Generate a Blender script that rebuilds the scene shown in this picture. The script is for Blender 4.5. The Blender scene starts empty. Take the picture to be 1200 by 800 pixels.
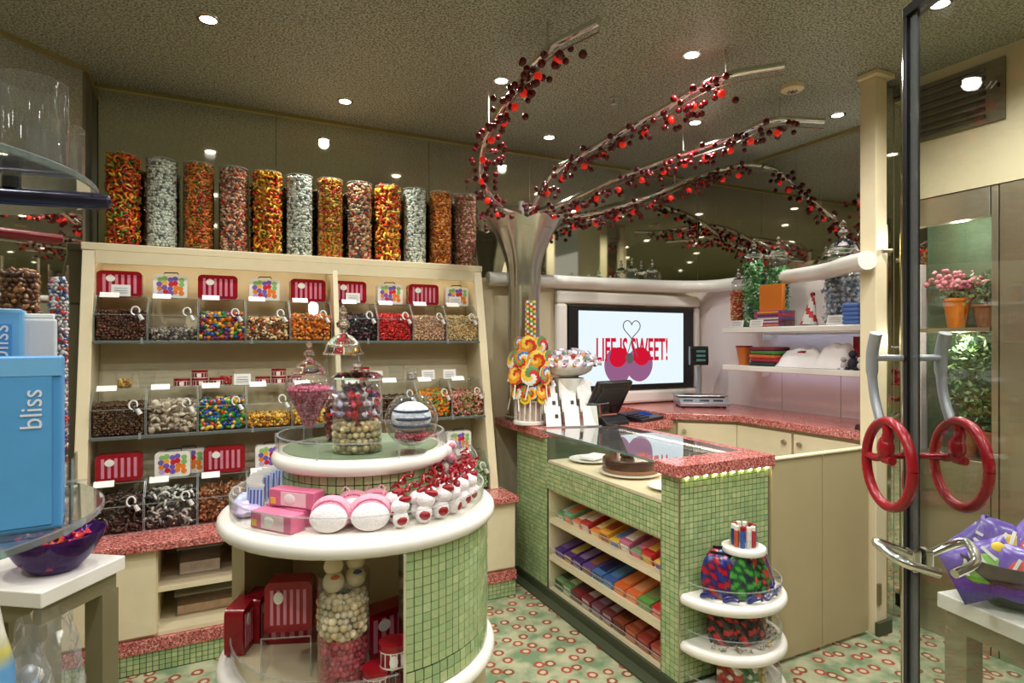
import bpy, math, random
import numpy as np
from mathutils import Vector, Matrix, Euler

PI = math.pi
rnd = random.Random(7)
nrs = np.random.RandomState(11)
sc = bpy.context.scene
col = sc.collection

# ------------------------------------------------------------------ camera
EYE = 1.55
cam_d = bpy.data.cameras.new('camera')
cam = bpy.data.objects.new('camera', cam_d)
col.objects.link(cam)
cam.location = (0, 0, EYE)
cam.rotation_euler = (PI / 2, 0, -math.atan2(1, 2))
cam_d.sensor_width = 36.0
cam_d.lens = 21.0
cam_d.clip_start = 0.02
sc.camera = cam

# ------------------------------------------------------------------ world and exposure
w = bpy.data.worlds.new('world')
sc.world = w
w.use_nodes = True
w.node_tree.nodes['Background'].inputs[0].default_value = (0.9, 0.85, 0.75, 1)
w.node_tree.nodes['Background'].inputs[1].default_value = 0.3
sc.view_settings.view_transform = 'Standard'
sc.view_settings.look = 'None'
sc.view_settings.gamma = 1.0
sc.view_settings.exposure = 0.70
DOWNLIGHT_W = 27.5
LAMP_COL = (1.0, 0.985, 0.945)
CEIL = 2.98
YW, XW = 4.0, 3.84            # planes of the mirrors on the back and right walls
# downlights on the ceiling (x, y), the unseen ones added as fill
LIGHTS = [(-0.02, 2.97), (1.41, 2.95), (2.81, 2.95), (0.70, 3.62), (2.10, 3.62), (3.52, 2.45), (2.13, 2.26),
          (0.70, 2.05), (0.0, 1.5), (1.4, 1.45), (2.75, 1.45), (-0.7, 2.25), (-1.4, 1.5), (0.7, 0.7), (2.1, 0.7), (-0.7, 0.7),
          (0.0, -0.2), (1.4, -0.2), (2.8, -0.2), (-1.4, -0.2), (0.7, -1.2), (2.95, 1.05), (2.2, 1.3), (2.1, -1.2), (-0.7, -1.2)]  # unseen lamp off to the right added to brighten the passage wall
for x, y in LIGHTS:
    ld = bpy.data.lights.new('downlight_lamp', 'SPOT')
    ld.energy = DOWNLIGHT_W
    ld.color = LAMP_COL
    ld.spot_size = math.radians(150)
    ld.spot_blend = 0.9
    ld.shadow_soft_size = 0.035
    lo = bpy.data.objects.new('downlight_lamp', ld)
    col.objects.link(lo)
    lo.location = (x, y, CEIL - 0.03)
sc.cycles.max_bounces = 10
sc.cycles.diffuse_bounces = 4
sc.cycles.glossy_bounces = 6
sc.cycles.transmission_bounces = 8
sc.cycles.transparent_max_bounces = 40
sc.cycles.caustics_reflective = False
sc.cycles.caustics_refractive = False
sc.cycles.sample_clamp_indirect = 4.0
sc.cycles.use_denoising = True

# ------------------------------------------------------------------ materials
def lin(c):
    return tuple((v / 12.92 if v <= 0.04045 else ((v + 0.055) / 1.055) ** 2.4) for v in [x / 255.0 for x in c])

MATS = {}
def base_mat(name):
    m = bpy.data.materials.new(name)
    m.use_nodes = True
    nt = m.node_tree
    b = nt.nodes['Principled BSDF']
    MATS[name] = m
    return m, nt, b

def mat(name, rgb, rough=0.45, metal=0.0, var=0.06, scale=14.0, bump=0.0, bscale=120.0, spec=0.5, emit=0.0):
    """plain surface with a little procedural mottling; rgb in 0..255 sRGB"""
    m, nt, b = base_mat(name)
    c = lin(rgb)
    n = nt.nodes
    tc = n.new('ShaderNodeTexCoord')
    no = n.new('ShaderNodeTexNoise')
    no.inputs['Scale'].default_value = scale
    no.inputs['Detail'].default_value = 4
    nt.links.new(tc.outputs['Object'], no.inputs['Vector'])
    mx = n.new('ShaderNodeMix'); mx.data_type = 'RGBA'
    mx.inputs['A'].default_value = tuple(max(0, v * (1 - var)) for v in c) + (1,)
    mx.inputs['B'].default_value = tuple(min(1, v * (1 + var)) for v in c) + (1,)
    nt.links.new(no.outputs['Fac'], mx.inputs['Factor'])
    nt.links.new(mx.outputs['Result'], b.inputs['Base Color'])
    b.inputs['Roughness'].default_value = rough
    b.inputs['Metallic'].default_value = metal
    b.inputs['Specular IOR Level'].default_value = spec
    if emit:
        b.inputs['Emission Color'].default_value = c + (1,)
        b.inputs['Emission Strength'].default_value = emit
    if bump:
        n2 = n.new('ShaderNodeTexNoise')
        n2.inputs['Scale'].default_value = bscale
        nt.links.new(tc.outputs['Object'], n2.inputs['Vector'])
        bp = n.new('ShaderNodeBump')
        bp.inputs['Strength'].default_value = bump
        bp.inputs['Distance'].default_value = 0.01
        nt.links.new(n2.outputs['Fac'], bp.inputs['Height'])
        nt.links.new(bp.outputs['Normal'], b.inputs['Normal'])
    return m

def col_mat(name, rough=0.3, spec=0.5, coat=0.0, emit=0.0):
    """colour of each piece from its own point colour, with mottling"""
    m, nt, b = base_mat(name)
    n = nt.nodes
    at = n.new('ShaderNodeAttribute'); at.attribute_name = 'Col'
    tc = n.new('ShaderNodeTexCoord')
    no = n.new('ShaderNodeTexNoise'); no.inputs['Scale'].default_value = 60
    nt.links.new(tc.outputs['Object'], no.inputs['Vector'])
    mr = n.new('ShaderNodeMapRange')
    mr.inputs['To Min'].default_value = 0.85; mr.inputs['To Max'].default_value = 1.12
    nt.links.new(no.outputs['Fac'], mr.inputs['Value'])
    mx = n.new('ShaderNodeMix'); mx.data_type = 'RGBA'; mx.blend_type = 'MULTIPLY'
    mx.inputs['Factor'].default_value = 1
    nt.links.new(at.outputs['Color'], mx.inputs['A'])
    nt.links.new(mr.outputs['Result'], mx.inputs['B'])
    nt.links.new(mx.outputs['Result'], b.inputs['Base Color'])
    b.inputs['Roughness'].default_value = rough
    b.inputs['Specular IOR Level'].default_value = spec
    b.inputs['Coat Weight'].default_value = coat
    if emit:
        nt.links.new(at.outputs['Color'], b.inputs['Emission Color'])
        b.inputs['Emission Strength'].default_value = emit
    return m

def thin_glass(name, tint=(0.97, 0.98, 0.97), refl=0.5, rough=0.02, ior=1.45, haze=0.0, hcol=(0.9, 0.93, 0.92)):
    m = bpy.data.materials.new(name); m.use_nodes = True
    nt = m.node_tree; n = nt.nodes; n.clear()
    out = n.new('ShaderNodeOutputMaterial')
    tr = n.new('ShaderNodeBsdfTransparent'); tr.inputs[0].default_value = tint + (1,)
    gl = n.new('ShaderNodeBsdfGlossy'); gl.inputs['Roughness'].default_value = rough
    lw = n.new('ShaderNodeLayerWeight'); lw.inputs['Blend'].default_value = 0.5
    pw = n.new('ShaderNodeMath'); pw.operation = 'POWER'; pw.inputs[1].default_value = 4.0
    nt.links.new(lw.outputs['Facing'], pw.inputs[0])
    r0 = ((ior - 1) / (ior + 1)) ** 2
    mu = n.new('ShaderNodeMath'); mu.operation = 'MULTIPLY_ADD'; mu.inputs[1].default_value = refl * (1 - r0); mu.inputs[2].default_value = refl * r0; mu.use_clamp = True
    nt.links.new(pw.outputs[0], mu.inputs[0])
    mx = n.new('ShaderNodeMixShader')
    nt.links.new(mu.outputs[0], mx.inputs[0])
    nt.links.new(tr.outputs[0], mx.inputs[1])
    nt.links.new(gl.outputs[0], mx.inputs[2])
    last = mx
    if haze:
        df = n.new('ShaderNodeBsdfDiffuse'); df.inputs[0].default_value = hcol + (1,)
        m2 = n.new('ShaderNodeMixShader'); m2.inputs[0].default_value = haze
        nt.links.new(last.outputs[0], m2.inputs[1]); nt.links.new(df.outputs[0], m2.inputs[2])
        last = m2
    nt.links.new(last.outputs[0], out.inputs[0])
    MATS[name] = m
    return m

def emit_mat(name, rgb, s):
    m = bpy.data.materials.new(name); m.use_nodes = True
    nt = m.node_tree; n = nt.nodes; n.clear()
    out = n.new('ShaderNodeOutputMaterial'); e = n.new('ShaderNodeEmission')
    e.inputs[0].default_value = lin(rgb) + (1,); e.inputs[1].default_value = s
    nt.links.new(e.outputs[0], out.inputs[0]); MATS[name] = m
    return m

def mirror_mat(name, tint, rough):
    m = bpy.data.materials.new(name); m.use_nodes = True
    nt = m.node_tree; n = nt.nodes; b = n['Principled BSDF']
    b.inputs['Base Color'].default_value = tint + (1,); b.inputs['Metallic'].default_value = 1; b.inputs['Roughness'].default_value = rough
    tc = n.new('ShaderNodeTexCoord'); no = n.new('ShaderNodeTexNoise'); no.inputs['Scale'].default_value = 1.6
    no.inputs['Detail'].default_value = 5
    nt.links.new(tc.outputs['Object'], no.inputs['Vector'])
    mr = n.new('ShaderNodeMapRange'); mr.inputs['To Min'].default_value = rough * 0.3; mr.inputs['To Max'].default_value = rough * 1.7
    nt.links.new(no.outputs['Fac'], mr.inputs['Value']); nt.links.new(mr.outputs['Result'], b.inputs['Roughness'])
    MATS[name] = m
    return m

def granite(name):
    m, nt, b = base_mat(name); n = nt.nodes
    tc = n.new('ShaderNodeTexCoord')
    v = n.new('ShaderNodeTexVoronoi'); v.inputs['Scale'].default_value = 170
    nt.links.new(tc.outputs['Object'], v.inputs['Vector'])
    sep = n.new('ShaderNodeSeparateColor'); nt.links.new(v.outputs['Color'], sep.inputs[0])
    cr = n.new('ShaderNodeValToRGB'); cr.color_ramp.interpolation = 'CONSTANT'
    els = cr.color_ramp.elements
    stops = [(0, (120, 62, 56)), (0.18, (196, 112, 104)), (0.5, (178, 92, 86)), (0.72, (222, 160, 148)), (0.9, (150, 74, 68))]
    els[0].position = 0; els[0].color = lin(stops[0][1]) + (1,)
    els[1].position = stops[1][0]; els[1].color = lin(stops[1][1]) + (1,)
    for p, c in stops[2:]:
        e = els.new(p); e.color = lin(c) + (1,)
    nt.links.new(sep.outputs[0], cr.inputs[0]); nt.links.new(cr.outputs[0], b.inputs['Base Color'])
    b.inputs['Roughness'].default_value = 0.16
    return m

def carpet(name):
    m, nt, b = base_mat(name); n = nt.nodes; L = nt.links
    tc = n.new('ShaderNodeTexCoord')
    v = n.new('ShaderNodeTexVoronoi'); v.inputs['Scale'].default_value = 10.5; v.inputs['Randomness'].default_value = 0.75
    v.voronoi_dimensions = '2D'
    L.new(tc.outputs['Object'], v.inputs['Vector'])
    no = n.new('ShaderNodeTexNoise'); no.inputs['Scale'].default_value = 9; no.inputs['Detail'].default_value = 6
    L.new(tc.outputs['Object'], no.inputs['Vector'])
    bg = n.new('ShaderNodeValToRGB'); e = bg.color_ramp.elements
    e[0].position = 0.38; e[0].color = lin((112, 136, 100)) + (1,)
    e[1].position = 0.6; e[1].color = lin((178, 176, 142)) + (1,)
    L.new(no.outputs['Fac'], bg.inputs[0])
    # little rings with a pale heart
    d = n.new('ShaderNodeMath'); d.operation = 'ADD'
    no2 = n.new('ShaderNodeTexNoise'); no2.inputs['Scale'].default_value = 30
    L.new(tc.outputs['Object'], no2.inputs['Vector'])
    sc_ = n.new('ShaderNodeMath'); sc_.operation = 'MULTIPLY_ADD'; sc_.inputs[1].default_value = 0.16; sc_.inputs[2].default_value = -0.08
    L.new(no2.outputs['Fac'], sc_.inputs[0]); L.new(v.outputs['Distance'], d.inputs[0]); L.new(sc_.outputs[0], d.inputs[1])
    rr = n.new('ShaderNodeValToRGB'); rr.color_ramp.interpolation = 'CONSTANT'; e = rr.color_ramp.elements
    e[0].position = 0; e[0].color = (1, 1, 1, 1)
    e[1].position = 0.14; e[1].color = (0, 0, 0, 1)
    x = e.new(0.29); x.color = (0, 0, 0, 1)
    L.new(d.outputs[0], rr.inputs[0])
    ring = n.new('ShaderNodeMath'); ring.operation = 'COMPARE'; ring.inputs[1].default_value = 0.215; ring.inputs[2].default_value = 0.07
    L.new(d.outputs[0], ring.inputs[0])
    sep = n.new('ShaderNodeSeparateColor'); L.new(v.outputs['Color'], sep.inputs[0])
    rc = n.new('ShaderNodeMix'); rc.data_type = 'RGBA'
    rc.inputs['A'].default_value = lin((120, 70, 48)) + (1,); rc.inputs['B'].default_value = lin((168, 74, 62)) + (1,)
    L.new(sep.outputs[0], rc.inputs['Factor'])
    m1 = n.new('ShaderNodeMix'); m1.data_type = 'RGBA'; m1.inputs['B'].default_value = lin((196, 182, 146)) + (1,)
    L.new(rr.outputs[0], m1.inputs['Factor']); L.new(bg.outputs[0], m1.inputs['A'])
    m2 = n.new('ShaderNodeMix'); m2.data_type = 'RGBA'
    L.new(ring.outputs[0], m2.inputs['Factor']); L.new(m1.outputs['Result'], m2.inputs['A']); L.new(rc.outputs['Result'], m2.inputs['B'])
    L.new(m2.outputs['Result'], b.inputs['Base Color'])
    b.inputs['Roughness'].default_value = 0.95
    n3 = n.new('ShaderNodeTexNoise'); n3.inputs['Scale'].default_value = 400
    L.new(tc.outputs['Object'], n3.inputs['Vector'])
    bp = n.new('ShaderNodeBump'); bp.inputs['Strength'].default_value = 0.5; bp.inputs['Distance'].default_value = 0.004
    L.new(n3.outputs['Fac'], bp.inputs['Height']); L.new(bp.outputs['Normal'], b.inputs['Normal'])
    return m

def ceiling_mat(name):
    m, nt, b = base_mat(name); n = nt.nodes; L = nt.links
    tc = n.new('ShaderNodeTexCoord')
    no = n.new('ShaderNodeTexNoise'); no.inputs['Scale'].default_value = 105; no.inputs['Detail'].default_value = 2
    L.new(tc.outputs['Object'], no.inputs['Vector'])
    n2 = n.new('ShaderNodeTexNoise'); n2.inputs['Scale'].default_value = 1.3; n2.inputs['Detail'].default_value = 3
    L.new(tc.outputs['Object'], n2.inputs['Vector'])
    cr = n.new('ShaderNodeValToRGB'); e = cr.color_ramp.elements
    e[0].position = 0.40; e[0].color = lin((103, 105, 89)) + (1,)
    e[1].position = 0.58; e[1].color = lin((184, 187, 166)) + (1,)
    L.new(no.outputs['Fac'], cr.inputs[0])
    mr = n.new('ShaderNodeMapRange'); mr.inputs['To Min'].default_value = 0.8; mr.inputs['To Max'].default_value = 1.15
    L.new(n2.outputs['Fac'], mr.inputs['Value'])
    mx = n.new('ShaderNodeMix'); mx.data_type = 'RGBA'; mx.blend_type = 'MULTIPLY'; mx.inputs['Factor'].default_value = 1
    L.new(cr.outputs[0], mx.inputs['A']); L.new(mr.outputs['Result'], mx.inputs['B'])
    L.new(mx.outputs['Result'], b.inputs['Base Color'])
    b.inputs['Roughness'].default_value = 0.55
    return m

CREAM = mat('cream_lacquer', (226, 212, 176), 0.4)
CREAM_D = mat('cream_panel', (178, 163, 124), 0.4, var=0.04)
WHITE = mat('white_gloss', (240, 236, 226), 0.2, var=0.02)
WHITE_M = mat('white_card', (238, 236, 230), 0.7, var=0.03)
PINKWHITE = mat('pale_wall_panel', (232, 220, 216), 0.3, var=0.03)
OLIVE = mat('olive_wall', (120, 116, 92), 0.5)
OLIVE_LEG = mat('olive_metal', (142, 134, 104), 0.45, 0.3)
GOLD = mat('brass_trim', (170, 156, 100), 0.35, 0.6)
STEEL = mat('brushed_steel', (200, 198, 190), 0.28, 1.0, var=0.1, scale=30)
STEEL_D = mat('dull_steel', (188, 178, 156), 0.36, 1.0, var=0.08, scale=5)
CHROME = mat('chrome', (225, 225, 222), 0.1, 1.0, var=0.02)
BLACK = mat('black_plastic', (22, 22, 25), 0.35)
DARKBAR = mat('dark_bar', (42, 38, 58), 0.2, 0.3)
SILVER = mat('silver_plastic', (176, 180, 188), 0.3, 0.5)
GREEN_BASE = mat('green_grout', (62, 74, 50), 0.8)
GREEN_DK = mat('dark_green_plinth', (66, 72, 50), 0.6)
TILE = col_mat('mosaic_tile', 0.12)
GRAN = granite('red_granite')
CARPET = carpet('carpet')
CEILM = ceiling_mat('ceiling_speckle')
MIRROR = mirror_mat('smoked_mirror', (0.66, 0.66, 0.56), 0.035)
MIRROR_B = mirror_mat('clear_mirror', (0.72, 0.73, 0.66), 0.02)
ACRYL = thin_glass('clear_acrylic', (0.965, 0.97, 0.96), 0.8)
EDGE = thin_glass('acrylic_edge', (0.85, 0.88, 0.86), 1.0, 0.1, 1.6, haze=0.16)
GLASS = thin_glass('clear_glass', (0.94, 0.955, 0.95), 1.5, 0.02, 1.55, haze=0.02)
DOORG = thin_glass('door_glass', (0.93, 0.95, 0.93), 1.1, 0.01, 1.5)
GEDGE = thin_glass('green_glass_edge', (0.30, 0.52, 0.46), 1.0, 0.1, 1.5, haze=0.12)
CANDY = col_mat('candy_shell', 0.22, coat=0.2)
MATTE = col_mat('printed_card', 0.45)
FOIL = col_mat('foil_wrap', 0.18, coat=0.5)
RED = mat('red_enamel', (150, 20, 32), 0.22)
REDD = mat('dark_red_enamel', (128, 16, 26), 0.3)
PINKST = mat('pink_stripe', (214, 132, 156), 0.3)
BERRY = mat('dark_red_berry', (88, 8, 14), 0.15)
def real_glass(name, rgb=(.96, .97, .97), rough=0.0, ior=1.45):
    m, nt, b = base_mat(name)
    b.inputs['Base Color'].default_value = rgb + (1,); b.inputs['Roughness'].default_value = rough
    b.inputs['Transmission Weight'].default_value = 1; b.inputs['IOR'].default_value = ior
    return m
CUT = real_glass('cut_glass')
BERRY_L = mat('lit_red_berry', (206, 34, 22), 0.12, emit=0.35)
WIRE = mat('steel_wire', (150, 120, 112), 0.3, 0.8)
LAMP = emit_mat('downlight_glow', (255, 244, 222), 14)
LED_C = emit_mat('cool_led', (200, 214, 255), 4)
LED = emit_mat('led_strip', (255, 246, 226), 6.5)
SCREEN = emit_mat('screen_glow', (228, 242, 248), 0.66)
SC_RED = emit_mat('screen_red', (208, 24, 52), 0.62)
SC_PUR = emit_mat('screen_purple', (150, 96, 136), 0.62)
SC_GREY = emit_mat('screen_grey', (110, 106, 106), 0.5)
BLUE = mat('blue_card', (74, 146, 204), 0.45)
BLUE_L = mat('light_blue_card', (112, 176, 222), 0.45)
PURGLASS = thin_glass('purple_glass', (0.30, 0.10, 0.52), 0.9, 0.05, 1.5, haze=0.35, hcol=(0.10, 0.03, 0.20))
ORANGE = mat('orange_card', (224, 124, 26), 0.5)
CHOC = mat('chocolate', (62, 34, 22), 0.25)
CREAMCAKE = mat('sponge', (150, 104, 70), 0.7)
LEAF = col_mat('leaf', 0.5)
TEE = mat('white_cotton', (238, 232, 230), 0.9, bump=0.3, bscale=60)
PURCH = col_mat('wrapper', 0.25, coat=0.3)

# ------------------------------------------------------------------ helpers
class MB:
    """collects shapes of one mesh"""
    def __init__(s):
        s.v, s.f, s.m, s.c = [], [], [], []
        s.mi = 0; s.cc = (1, 1, 1); s.T = Matrix()
    def add(s, vs, fs):
        o = len(s.v)
        s.v += [tuple(s.T @ Vector(p)) for p in vs]
        s.c += [s.cc] * len(vs)
        s.f += [tuple(i + o for i in f) for f in fs]
        s.m += [s.mi] * len(fs)
        return s
    def box(s, x0, x1, y0, y1, z0, z1):
        return s.add([(x0, y0, z0), (x1, y0, z0), (x1, y1, z0), (x0, y1, z0), (x0, y0, z1), (x1, y0, z1), (x1, y1, z1), (x0, y1, z1)],
                     [(0, 3, 2, 1), (4, 5, 6, 7), (0, 1, 5, 4), (1, 2, 6, 5), (2, 3, 7, 6), (3, 0, 4, 7)])
    def rbox(s, cx, cy, cz, sx, sy, sz, rot=(0, 0, 0)):
        T = s.T
        s.T = T @ Matrix.Translation((cx, cy, cz)) @ Euler(rot).to_matrix().to_4x4()
        s.box(-sx / 2, sx / 2, -sy / 2, sy / 2, -sz / 2, sz / 2)
        s.T = T
        return s
    def prism(s, pts, z0, z1):
        """polygon in xy, counterclockwise, extruded in z"""
        n = len(pts)
        vs = [(x, y, z0) for x, y in pts] + [(x, y, z1) for x, y in pts]
        fs = [tuple(range(n - 1, -1, -1)), tuple(range(n, 2 * n))] + [(i, (i + 1) % n, n + (i + 1) % n, n + i) for i in range(n)]
        return s.add(vs, fs)
    def xprism(s, prof, x0, x1):
        """profile in yz extruded along x"""
        n = len(prof)
        vs = [(x0, y, z) for y, z in prof] + [(x1, y, z) for y, z in prof]
        fs = [tuple(range(n)), tuple(range(2 * n - 1, n - 1, -1))] + [((i + 1) % n, i, n + i, n + (i + 1) % n) for i in range(n)]
        return s.add(vs, fs)
    def cyl(s, p0, p1, r0, r1=None, n=12, caps=True):
        r1 = r0 if r1 is None else r1
        p0, p1 = Vector(p0), Vector(p1)
        d = (p1 - p0).normalized()
        a = d.orthogonal().normalized(); b = d.cross(a)
        vs = []
        for p, r in ((p0, r0), (p1, r1)):
            for k in range(n):
                t = 2 * PI * k / n
                vs.append(tuple(p + a * (r * math.cos(t)) + b * (r * math.sin(t))))
        fs = [(k, (k + 1) % n, n + (k + 1) % n, n + k) for k in range(n)]
        if caps:
            fs += [tuple(range(n - 1, -1, -1)), tuple(range(n, 2 * n))]
        return s.add(vs, fs)
    def lathe(s, prof, n=24, c=(0, 0), a0=0.0, a1=2 * PI, caps=False):
        full = abs(a1 - a0 - 2 * PI) < 1e-6
        k = n if full else n + 1
        vs = []
        for j in range(k):
            t = a0 + (a1 - a0) * j / n
            ct, st = math.cos(t), math.sin(t)
            vs += [(c[0] + r * ct, c[1] + r * st, z) for r, z in prof]
        P = len(prof); fs = []
        for j in range(n):
            j2 = (j + 1) % k
            for i in range(P - 1):
                fs.append((j * P + i, j2 * P + i, j2 * P + i + 1, j * P + i + 1))
        return s.add(vs, fs)
    def tube(s, path, r, n=8, caps=True):
        path = [Vector(p) for p in path]
        rs = r if isinstance(r, (list, tuple)) else [r] * len(path)
        t0 = (path[1] - path[0]).normalized(); a = t0.orthogonal().normalized()
        vs = []
        for i, p in enumerate(path):
            t = (path[min(i + 1, len(path) - 1)] - path[max(i - 1, 0)]).normalized()
            a = (a - t * a.dot(t)).normalized(); b = t.cross(a)
            for k in range(n):
                q = 2 * PI * k / n
                vs.append(tuple(p + a * (rs[i] * math.cos(q)) + b * (rs[i] * math.sin(q))))
        fs = []
        for i in range(len(path) - 1):
            for k in range(n):
                fs.append((i * n + k, i * n + (k + 1) % n, (i + 1) * n + (k + 1) % n, (i + 1) * n + k))
        if caps:
            fs += [tuple(range(n - 1, -1, -1)), tuple(range((len(path) - 1) * n, len(path) * n))]
        return s.add(vs, fs)
    def ball(s, c, r, n=10, m=6, sq=(1, 1, 1)):
        vs = [(c[0], c[1], c[2] - r * sq[2])]
        for i in range(1, m):
            ph = -PI / 2 + PI * i / m
            for k in range(n):
                t = 2 * PI * k / n
                vs.append((c[0] + r * sq[0] * math.cos(ph) * math.cos(t), c[1] + r * sq[1] * math.cos(ph) * math.sin(t), c[2] + r * sq[2] * math.sin(ph)))
        vs.append((c[0], c[1], c[2] + r * sq[2]))
        fs = [(0, 1 + (k + 1) % n, 1 + k) for k in range(n)]
        for i in range(m - 2):
            for k in range(n):
                a, b = 1 + i * n + k, 1 + i * n + (k + 1) % n
                fs.append((a, b, b + n, a + n))
        L = len(vs) - 1; o = 1 + (m - 2) * n
        fs += [(o + k, o + (k + 1) % n, L) for k in range(n)]
        return s.add(vs, fs)
    def rrect(s, w, h, y0, y1, r, cx=0, cz=0, n=4):
        """rounded rectangle in xz, extruded in y"""
        pts = []
        for qx, qz, a in ((1, 1, 0), (-1, 1, 90), (-1, -1, 180), (1, -1, 270)):
            for k in range(n + 1):
                t = math.radians(a + 90 * k / n)
                pts.append((cx + qx * (w / 2 - r) + r * math.cos(t), cz + qz * (h / 2 - r) + r * math.sin(t)))
        N = len(pts)
        vs = [(x, y0, z) for x, z in pts] + [(x, y1, z) for x, z in pts]
        fs = [tuple(range(N - 1, -1, -1))[::-1], tuple(range(N, 2 * N))[::-1]] + [((i + 1) % N, i, N + i, N + (i + 1) % N) for i in range(N)]
        return s.add(vs, fs)
    def mesh(s, name, mats, smooth=False):
        me = bpy.data.meshes.new(name)
        me.from_pydata(s.v, [], s.f)
        for m in (mats if isinstance(mats, (list, tuple)) else [mats]):
            me.materials.append(m)
        if any(s.m):
            me.polygons.foreach_set('material_index', s.m)
        if any(c != (1, 1, 1) for c in s.c):
            at = me.attributes.new('Col', 'FLOAT_COLOR', 'POINT')
            at.data.foreach_set('color', [x for c in s.c for x in (c[0], c[1], c[2], 1.0)])
        if smooth:
            me.polygons.foreach_set('use_smooth', [True] * len(me.polygons))
            if smooth != 'all':
                me.set_sharp_from_angle(angle=math.radians(40))
        me.update()
        return me
    def build(s, name, mats, parent=None, smooth=False, bevel=0.0):
        return link(name, s.mesh(name, mats, smooth), parent, bevel=bevel)

def link(name, me, parent=None, loc=None, rot=None, bevel=0.0):
    o = bpy.data.objects.new(name, me)
    col.objects.link(o)
    if parent: o.parent = parent
    if loc: o.location = loc
    if rot: o.rotation_euler = rot
    if bevel:
        b = o.modifiers.new('bevel', 'BEVEL'); b.width = bevel; b.segments = 2; b.limit_method = 'ANGLE'
        b.angle_limit = math.radians(40)
    return o

ORDS = ['first', 'second', 'third', 'fourth', 'fifth', 'sixth', 'seventh', 'eighth', 'ninth', 'tenth', 'eleventh', 'twelfth', 'thirteenth', 'fourteenth', 'fifteenth', 'sixteenth', 'seventeenth', 'eighteenth']
def tag(o, label=None, cat=None, group=None, kind=None):
    if label: o['label'] = label
    if cat: o['category'] = cat
    if group: o['group'] = group
    if kind: o['kind'] = kind
    return o

def thing(name, label, cat, loc=(0, 0, 0), rz=0.0, group=None, rot=None):
    o = bpy.data.objects.new(name, None)
    o.empty_display_size = 0.05
    col.objects.link(o)
    o.location = loc
    o.rotation_euler = rot if rot else (0, 0, rz)
    return tag(o, label, cat, group)

KIDS = {}
def copy_tree(src, loc, rz=0.0, label=None, group=None, rot=None):
    def rec(o, parent):
        c = o.copy(); col.objects.link(c)
        if parent: c.parent = parent
        for ch in o.children: rec(ch, c)
        return c
    r = rec(src, None)
    r.location = loc
    r.rotation_euler = rot if rot else (0, 0, rz)
    if label: r['label'] = label
    if group: r['group'] = group
    return r

def struct(o):
    o['kind'] = 'structure'
    return o

# ---- scattered small pieces (numpy): many copies of a little template in one mesh
def ico(sub=0):
    t = (1 + 5 ** 0.5) / 2
    v = np.array([(-1, t, 0), (1, t, 0), (-1, -t, 0), (1, -t, 0), (0, -1, t), (0, 1, t), (0, -1, -t), (0, 1, -t), (t, 0, -1), (t, 0, 1), (-t, 0, -1), (-t, 0, 1)], float)
    v /= np.linalg.norm(v[0])
    f = [(0, 11, 5), (0, 5, 1), (0, 1, 7), (0, 7, 10), (0, 10, 11), (1, 5, 9), (5, 11, 4), (11, 10, 2), (10, 7, 6), (7, 1, 8), (3, 9, 4), (3, 4, 2), (3, 2, 6), (3, 6, 8), (3, 8, 9), (4, 9, 5), (2, 4, 11), (6, 2, 10), (8, 6, 7), (9, 8, 1)]
    for _ in range(sub):
        v = list(map(tuple, v)); cache = {}; nf = []
        def mid(a, b):
            k = (min(a, b), max(a, b))
            if k not in cache:
                p = (np.array(v[a]) + np.array(v[b])); p /= np.linalg.norm(p)
                cache[k] = len(v); v.append(tuple(p))
            return cache[k]
        for a, b, c in f:
            x, y, z = mid(a, b), mid(b, c), mid(c, a)
            nf += [(a, x, z), (b, y, x), (c, z, y), (x, y, z)]
        f = nf; v = np.array(v)
    return np.array(v), np.array(f)

def tri_template(mb):
    f = []
    for p in mb.f:
        for i in range(1, len(p) - 1): f.append((p[0], p[i], p[i + 1]))
    return np.array(mb.v, float), np.array(f)

I0, I1 = ico(0), ico(1)
def scaled(t, s): return (t[0] * np.array(s), t[1])
TPL = {'ball': I0, 'ball1': I1, 'bean': scaled(I0, (1.5, 0.8, 0.8)), 'disc': scaled(I1, (1.1, 1.1, 0.5)),
       'stick': tri_template(MB().cyl((-2.2, 0, 0), (2.2, 0, 0), 0.5, n=5)),
       'cube': tri_template(MB().box(-0.8, 0.8, -0.8, 0.8, -0.6, 0.6)),
       'log': tri_template(MB().cyl((-1.3, 0, 0), (1.3, 0, 0), 0.75, n=6)),
       'worm': tri_template(MB().tube([(1.4 * math.cos(t * .9), 1.4 * math.sin(t * .9), .2 * t) for t in range(5)], 0.5, 5)),
       'wrap': (np.array([(-2, -.7, 0), (-2, .7, .2), (-1, 0, .15), (-.9, .1, -.15), (0, .75, .5), (0, -.75, .5), (0, .75, -.5), (0, -.75, -.5), (1, 0, .15), (.9, -.1, -.15), (2, .7, 0), (2, -.7, .2)], float),
                np.array([(0, 1, 2), (0, 3, 1), (2, 4, 5), (3, 6, 4), (2, 3, 4), (3, 7, 6), (2, 5, 7), (2, 7, 3), (4, 8, 5), (6, 9, 4), (4, 9, 8), (7, 9, 6), (5, 8, 7), (8, 9, 7), (4, 6, 9), (8, 10, 11), (9, 11, 10), (5, 4, 6), (5, 6, 7)]))}

def rand_rots(n):
    q = nrs.normal(size=(n, 4)); q /= np.linalg.norm(q, axis=1)[:, None]
    a, b, c, d = q.T
    return np.stack([1 - 2 * (c * c + d * d), 2 * (b * c - d * a), 2 * (b * d + c * a), 2 * (b * c + d * a), 1 - 2 * (b * b + d * d), 2 * (c * d - b * a), 2 * (b * d - c * a), 2 * (c * d + b * a), 1 - 2 * (b * b + c * c)], 1).reshape(n, 3, 3)

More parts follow.
